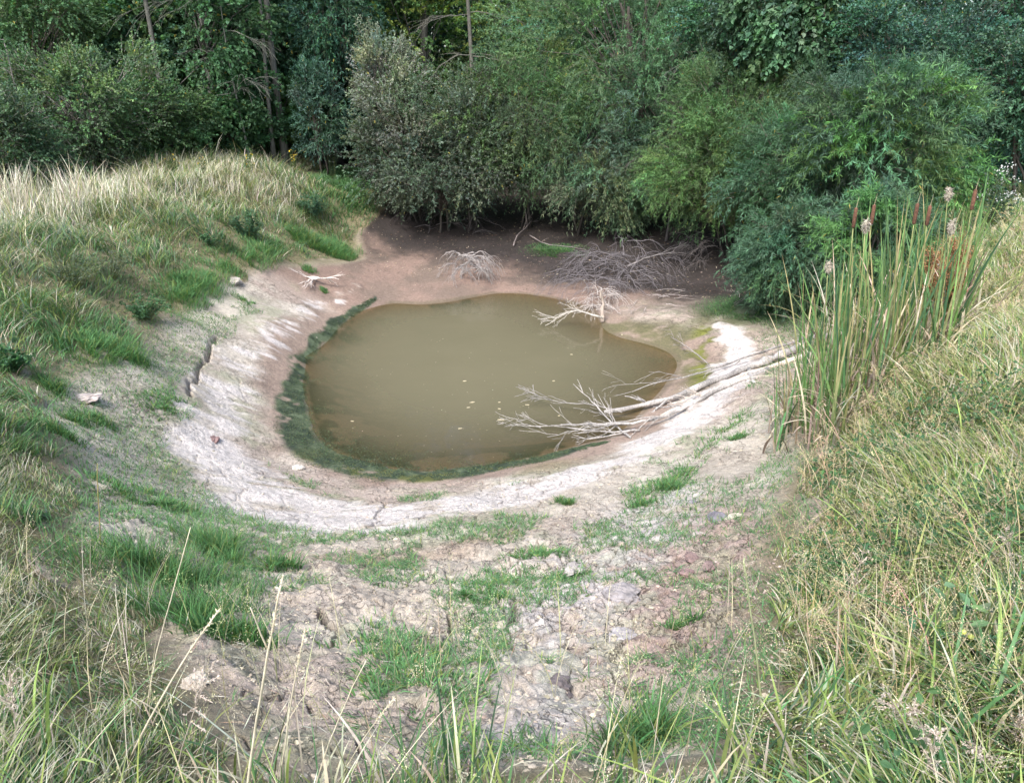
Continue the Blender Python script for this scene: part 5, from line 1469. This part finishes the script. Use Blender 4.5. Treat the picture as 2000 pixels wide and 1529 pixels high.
for i, (ft, tp, lab) in enumerate([((1810, 1520), (1720, 1335), "pale feathery seed head leaning left, left of the berry weed's foot"), ((1850, 1560), (1775, 1372), "pale feathery seed head right behind the left-leaning one"),
        ((1800, 1600), (1830, 1420), "upright whitish feathery seed head at the bottom right"), ((1960, 1560), (1900, 1450), "whitish feathery seed head low in the bottom right corner"),
        ((1960, 1500), (1995, 1400), "feathery seed head cut by the right edge near the bottom"), ((1990, 1180), (1960, 1025), "pinkish feathery seed head high at the right edge of the near grass"),
        ((1640, 1290), (1690, 1062), "tan feathery seed head over the middle of the right bank's grass"), ((1500, 1260), (1450, 1075), "tan thin seed head over the edge of the pink slope"),
        ((40, 1500), (20, 1310), "pale feathery seed head in the bottom left corner"), ((330, 1560), (420, 1290), "loose tan seed head above the lower left grass")]):
    feather(lab, ft, tp, 1450 + i)
# tall broad blades at the very front
def big_blade(label, foot, top, w, col, seed, droop=.15):
    r = np.random.default_rng(seed); o = hit(*foot); u, fy, fz = ray(*top); t = (o[1] - .12) / fy
    tip = np.array([u * t, fy * t, CAM_Z + fz * t]) - o
    h = tip[2] / (1 - droop); az = math.atan2(tip[1], tip[0]); ln = math.hypot(tip[0], tip[1]) / h
    G = Geo(); c = np.array([col])
    blades(G, np.array([[0, 0, -.02]]), np.array([h]), np.array([w]), np.array([az]), np.array([ln]), np.array([droop]), c * .9, c * 1.15, 10, np.array([.2]))
    m = link("broad_grass_plant", G.mesh("broad_grass", M_GRASS), None, o)
    tag(m, label, "grass blade", "broad blades in the foreground")
big_blade("broad green blade leaning left at the bottom, over the grey clods", (1250, 1560), (1142, 1322), .014, (.26, .32, .10), 1421)
big_blade("upright broad blade with a brown tip beside the bottom tuft", (1240, 1560), (1236, 1420), .013, (.28, .30, .10), 1422)
big_blade("broad blade bent over at the bottom, right of the tuft", (1400, 1560), (1440, 1368), .013, (.30, .36, .14), 1423)
big_blade("broad yellow-green blade pointing left at the bottom right", (1520, 1520), (1500, 1350), .014, (.32, .38, .14), 1424)
big_blade("broad blade arching at the left edge bottom", (130, 1560), (190, 1480), .014, (.26, .34, .12), 1425, .4)
big_blade("tall green blade in the near left grass", (105, 1500), (112, 1270), .012, (.24, .34, .12), 1426)
big_blade("long pale green blade rising right in the near left grass", (190, 1240), (250, 1090), .010, (.28, .40, .16), 1427, .05)

# ------------------------------------------------------------------ stones, clods, litter, algae
def stone(px, py, size, sq, col, label, seed, cat="stone"):
    r = np.random.default_rng(seed); o = hit(px, py)
    v, f = ball(r, 4, .5, sq)
    G = Geo(); G.add(v * size, [f], np.array(col))
    m = link("stone", G.mesh("stone", M_STONE, False), None, o + np.array([0, 0, size * sq[2] * .05]), (0, 0, r.uniform(0, 6)))
    tag(m, label, cat, "stones and hard clods on the slopes")
stone(458, 552, .11, (1.2, 1, .5), (.42, .375, .33), "pale rounded boulder at the grass edge above the crumbly flank", 1501)
stone(165, 778, .11, (1.3, .8, .35), (.42, .36, .33), "flat pinkish slab at the foot of the left bank", 1502)
stone(415, 862, .07, (1.2, .9, .4), (.20, .13, .12), "dark brown flake lying alone on the white crust", 1503)
stone(582, 915, .05, (1.2, 1, .5), (.50, .46, .40), "knobbly whitish clod at the outer edge of the algae", 1504)
stone(1405, 1018, .075, (1.3, .9, .6), (.16, .15, .17), "dark grey stone above the two brown flakes on the right slope", 1505)
stone(1432, 1020, .07, (1.4, .9, .35), (.42, .38, .30), "flat tan stone touching the dark grey stone", 1506)
stone(1348, 1092, .045, (1.3, .9, .5), (.20, .14, .13), "left brown flake on the pink slope", 1507)
stone(1386, 1106, .04, (1.3, .9, .5), (.18, .13, .12), "right brown flake on the pink slope", 1508)
stone(1342, 1122, .04, (1.0, 1.2, .5), (.22, .15, .14), "lower brown flake on the pink slope", 1509)
stone(1215, 1168, .085, (1.2, 1, .6), (.24, .22, .22), "large rough grey clod in the middle of the lower right slope", 1510, "clod")
stone(1120, 1115, .06, (1.3, .9, .5), (.33, .30, .28), "pale grey clod above the large rough grey clod", 1511, "clod")
stone(1214, 1248, .055, (1.3, 1, .6), (.30, .28, .28), "small grey clod below the large rough grey clod", 1512, "clod")
stone(1088, 1342, .055, (1.1, 1, .6), (.13, .11, .11), "blackish clod near the bottom centre", 1513, "clod")
stone(1365, 1050, .045, (1.2, 1, .5), (.42, .36, .33), "small tan clod between the dark grey stone and the flakes", 1514, "clod")
stone(375, 1345, .05, (1.2, 1, .55), (.46, .40, .33), "tan smooth clod in the lower left hollow", 1515, "clod")
stone(1356, 985, .035, (1.2, 1, .6), (.18, .17, .19), "small dark pebble up the right slope from the dark grey stone", 1516, "pebble")

def scatter_lumps():
    r = np.random.default_rng(1601)
    def c1(x, y):
        return ~outside_bare(x, y) & ~inside(x, y, SHORE) & (dist_poly(x, y, np.vstack([SHORE, SHORE[:1]])) > .55)
    P = ground_pts(7500, (-5, 4.5), (1.4, 9.5), r, 1.5, lambda x, y: c1(x, y) & (fbm(x, y, .5, 3, 301) > .47))
    V = with_z(P, 0)
    import bmesh
    bm = bmesh.new(); bmesh.ops.create_icosphere(bm, subdivisions=1, radius=1)
    bv = np.array([x.co[:] for x in bm.verts]); bf = np.array([[q.index for q in p.verts] for p in bm.faces]); bm.free()
    N = len(P); n = len(bv)
    s = .002 + .011 * r.random(N) ** 5
    v = bv[None] * (1 + .35 * r.normal(0, 1, (N, n, 1)).clip(-1, 1)) * s[:, None, None] * np.array([1.2, 1, .6])
    v = v + V[:, None, :]
    c = vary((.40, .345, .265), N, r, .03, .14)
    pinkm = (P[:, 0] > 1.0) & (P[:, 1] < 4.5); c[pinkm] = vary((.38, .30, .265), pinkm.sum(), r, .03, .14)
    f = (np.arange(N) * n)[:, None, None] + bf[None]
    G = Geo(); G.add(v.reshape(-1, 3), [f.reshape(-1, 3)], np.repeat(c, n, axis=0))
    o = link("soil_crumbs", G.mesh("soil_crumbs", M_STONE)); tag(o, "crumbs of dry clay strewn over the near slopes", "soil crumbs", kind="stuff")
    # litter on the dark ground
    G = Geo()
    P = ground_pts(5200, (-6, 7), (13.5, 21.5), r, .2, lambda x, y: (y > np.interp(x, [-6, -4.4, -2, 0, 2, 4, 7], [16.8, 16.6, 16.0, 15.6, 15.0, 13.9, 13]) - .6 * fbm(x, y, .8, 2, 305)) )
    V = with_z(P, -.012); N = len(P)
    c = mixcol(N, r, [np.array([.42, .36, .26]), np.array([.25, .18, .12]), np.array([.13, .10, .08])], [.3, .3, .5])
    leaves(G, V, norm(r.normal(0, 1, (N, 3)) * np.array([1, 1, .15])), r.uniform(.03, .07, N), r.uniform(.010, .022, N), c, np.tile([[0, 0, 1.0]], (N, 1)) + r.normal(0, .3, (N, 3)), False, r)
    P = ground_pts(500, (-6, 4), (12, 17), r, .2, lambda x, y: ~inside(x, y, SHORE)); V = with_z(P, -.008); N = len(P)
    leaves(G, V, norm(r.normal(0, 1, (N, 3)) * np.array([1, 1, .1])), r.uniform(.03, .05, N), .012, mixcol(N, r, [np.array([.5, .44, .34]), np.array([.2, .14, .1])], [.5, .5]), np.tile([[0, 0, 1.0]], (N, 1)), False, r)
    o = link("leaf_litter", G.mesh("leaf_litter", M_STRAW)); tag(o, "pale fallen leaves flecking the dark ground under the willows", "leaf litter", kind="stuff")
    # straw litter on bare banks
    G = Geo()
    P = ground_pts(3800, (-5, 4.5), (1.4, 9), r, 1.2, c1); V = with_z(P, -.008); N = len(P)
    c = mixcol(N, r, [STR, DRY, np.array([.30, .22, .16])], [.4, .3, .3])
    leaves(G, V, norm(r.normal(0, 1, (N, 3)) * np.array([1, 1, .12])), r.uniform(.02, .10, N), r.uniform(.002, .004, N), c, np.tile([[0, 0, 1.0]], (N, 1)), False, r)
    o = link("straw_litter", G.mesh("straw_litter", M_STRAW)); tag(o, "bits of straw lying on the bare slopes", "straw litter", kind="stuff")
    # algae
    G = Geo()
    ap = path(ALGAE); N = 40000
    t = r.random(N) * (len(ap) - 1); i = np.minimum(t.astype(int), len(ap) - 2); f = (t - i)[:, None]
    w = np.interp(t, np.arange(len(ap)), ALGAE_W)
    P = ap[i] * (1 - f) + ap[i + 1] * f + norm(r.normal(0, 1, (N, 2))) * (r.random(N) ** .6 * w * 1.25)[:, None]
    keep = (fbm(P[:, 0], P[:, 1], .12, 3, 311) > .42) & (fbm(P[:, 0], P[:, 1], .28, 4, 120) > .32); P = P[keep]
    # drifts in the shallow water
    for (px, py, s, n) in [(650, 862, .22, 1500), (710, 893, .24, 1500), (775, 908, .24, 1000), (622, 800, .16, 700), (672, 662, .18, 700), (640, 700, .16, 500), (612, 745, .12, 400), (730, 628, .16, 400), (1010, 893, .12, 300), (1290, 705, .12, 250), (1260, 700, .08, 120), (700, 640, .12, 160), (900, 905, .12, 300), (650, 840, .10, 200)]:
        c_ = hit(px, py)[:2]; P = np.vstack([P, c_ + r.normal(0, 1, (n, 2)) * s * np.array([1.3, .7])])
    V = with_z(P, -.004); V[:, 2] = np.maximum(V[:, 2], .004); N = len(P)
    c = mixcol(N, r, [np.array([.050, .075, .045]), np.array([.085, .12, .065]), np.array([.10, .135, .09]), np.array([.16, .165, .06])], np.stack([np.full(N, .45), np.full(N, .35), np.full(N, .12), .05 + .3 * (P[:, 1] < 7.6) * (fbm(P[:, 0], P[:, 1], .4, 2, 312) > .5)], -1))
    leaves(G, V, norm(r.normal(0, 1, (N, 3)) * np.array([1, 1, .14])), r.uniform(.006, .022, N), r.uniform(.004, .010, N), c, np.tile([[0, 0, 1.0]], (N, 1)) + r.normal(0, .5, (N, 3)), False, r)
    o = link("algae", G.mesh("algae", M_LEAF)); tag(o, "dark green stranded algae ringing the pond's near and left shore", "algae", kind="stuff")
scatter_lumps()

def floaters():
    r = np.random.default_rng(1701)
    big = [(923, 786, .09), (915, 798, .07), (978, 820, .10), (976, 801, .05), (1030, 792, .07), (1081, 745, .05), (1116, 693, .05), (899, 838, .05), (688, 823, .05), (1092, 814, .05), (975, 786, .05), (908, 746, .06)]
    for i, (px, py, s) in enumerate(big):
        o = hit(px, py); G = Geo()
        n = 8; a = np.linspace(0, 6.28, n, endpoint=False)
        rad = s * .5 * r.uniform(.5, 1.1, n)
        v = np.stack([np.cos(a) * rad, np.sin(a) * rad * .45, np.full(n, .003)], -1)
        v2 = v.copy(); v2[:, 2] = -.003
        k = np.arange(n)
        G.add(np.vstack([v, v2]), [np.array([list(range(n))]), np.array([list(range(2 * n - 1, n - 1, -1))]), np.stack([k, k + n, (k + 1) % n + n, (k + 1) % n], -1)], (.50, .44, .30))
        labs = "scrap of pale scum floating on the murky water"
        m = link("floating_scum", G.mesh("scum", M_STRAW), None, o + np.array([0, 0, .004]), (0, 0, r.uniform(-.4, .4))); tag(m, labs, "floating scum", "scraps of scum floating on the pond")
    G = Geo(); N = 0; P = []
    while N < 170:
        px, py = r.uniform(620, 1230), r.uniform(650, 900); h = hit(px, py)
        if inside(np.array([h[0]]), np.array([h[1]]), SHORE)[0]: P.append(h); N += 1
    P = np.array(P) + np.array([0, 0, .004])
    leaves(G, P, norm(r.normal(0, 1, (N, 3)) * np.array([1, 1, 0])), r.uniform(.008, .025, N), r.uniform(.005, .01, N), mixcol(N, r, [np.array([.5, .45, .33]), np.array([.3, .26, .16])], [.6, .4]), np.tile([[0, 0, 1.0]], (N, 1)), False, r)
    o = link("floating_specks", G.mesh("specks", M_STRAW)); tag(o, "tiny pale specks scattered on the pond surface", "floating specks", kind="stuff")
floaters()
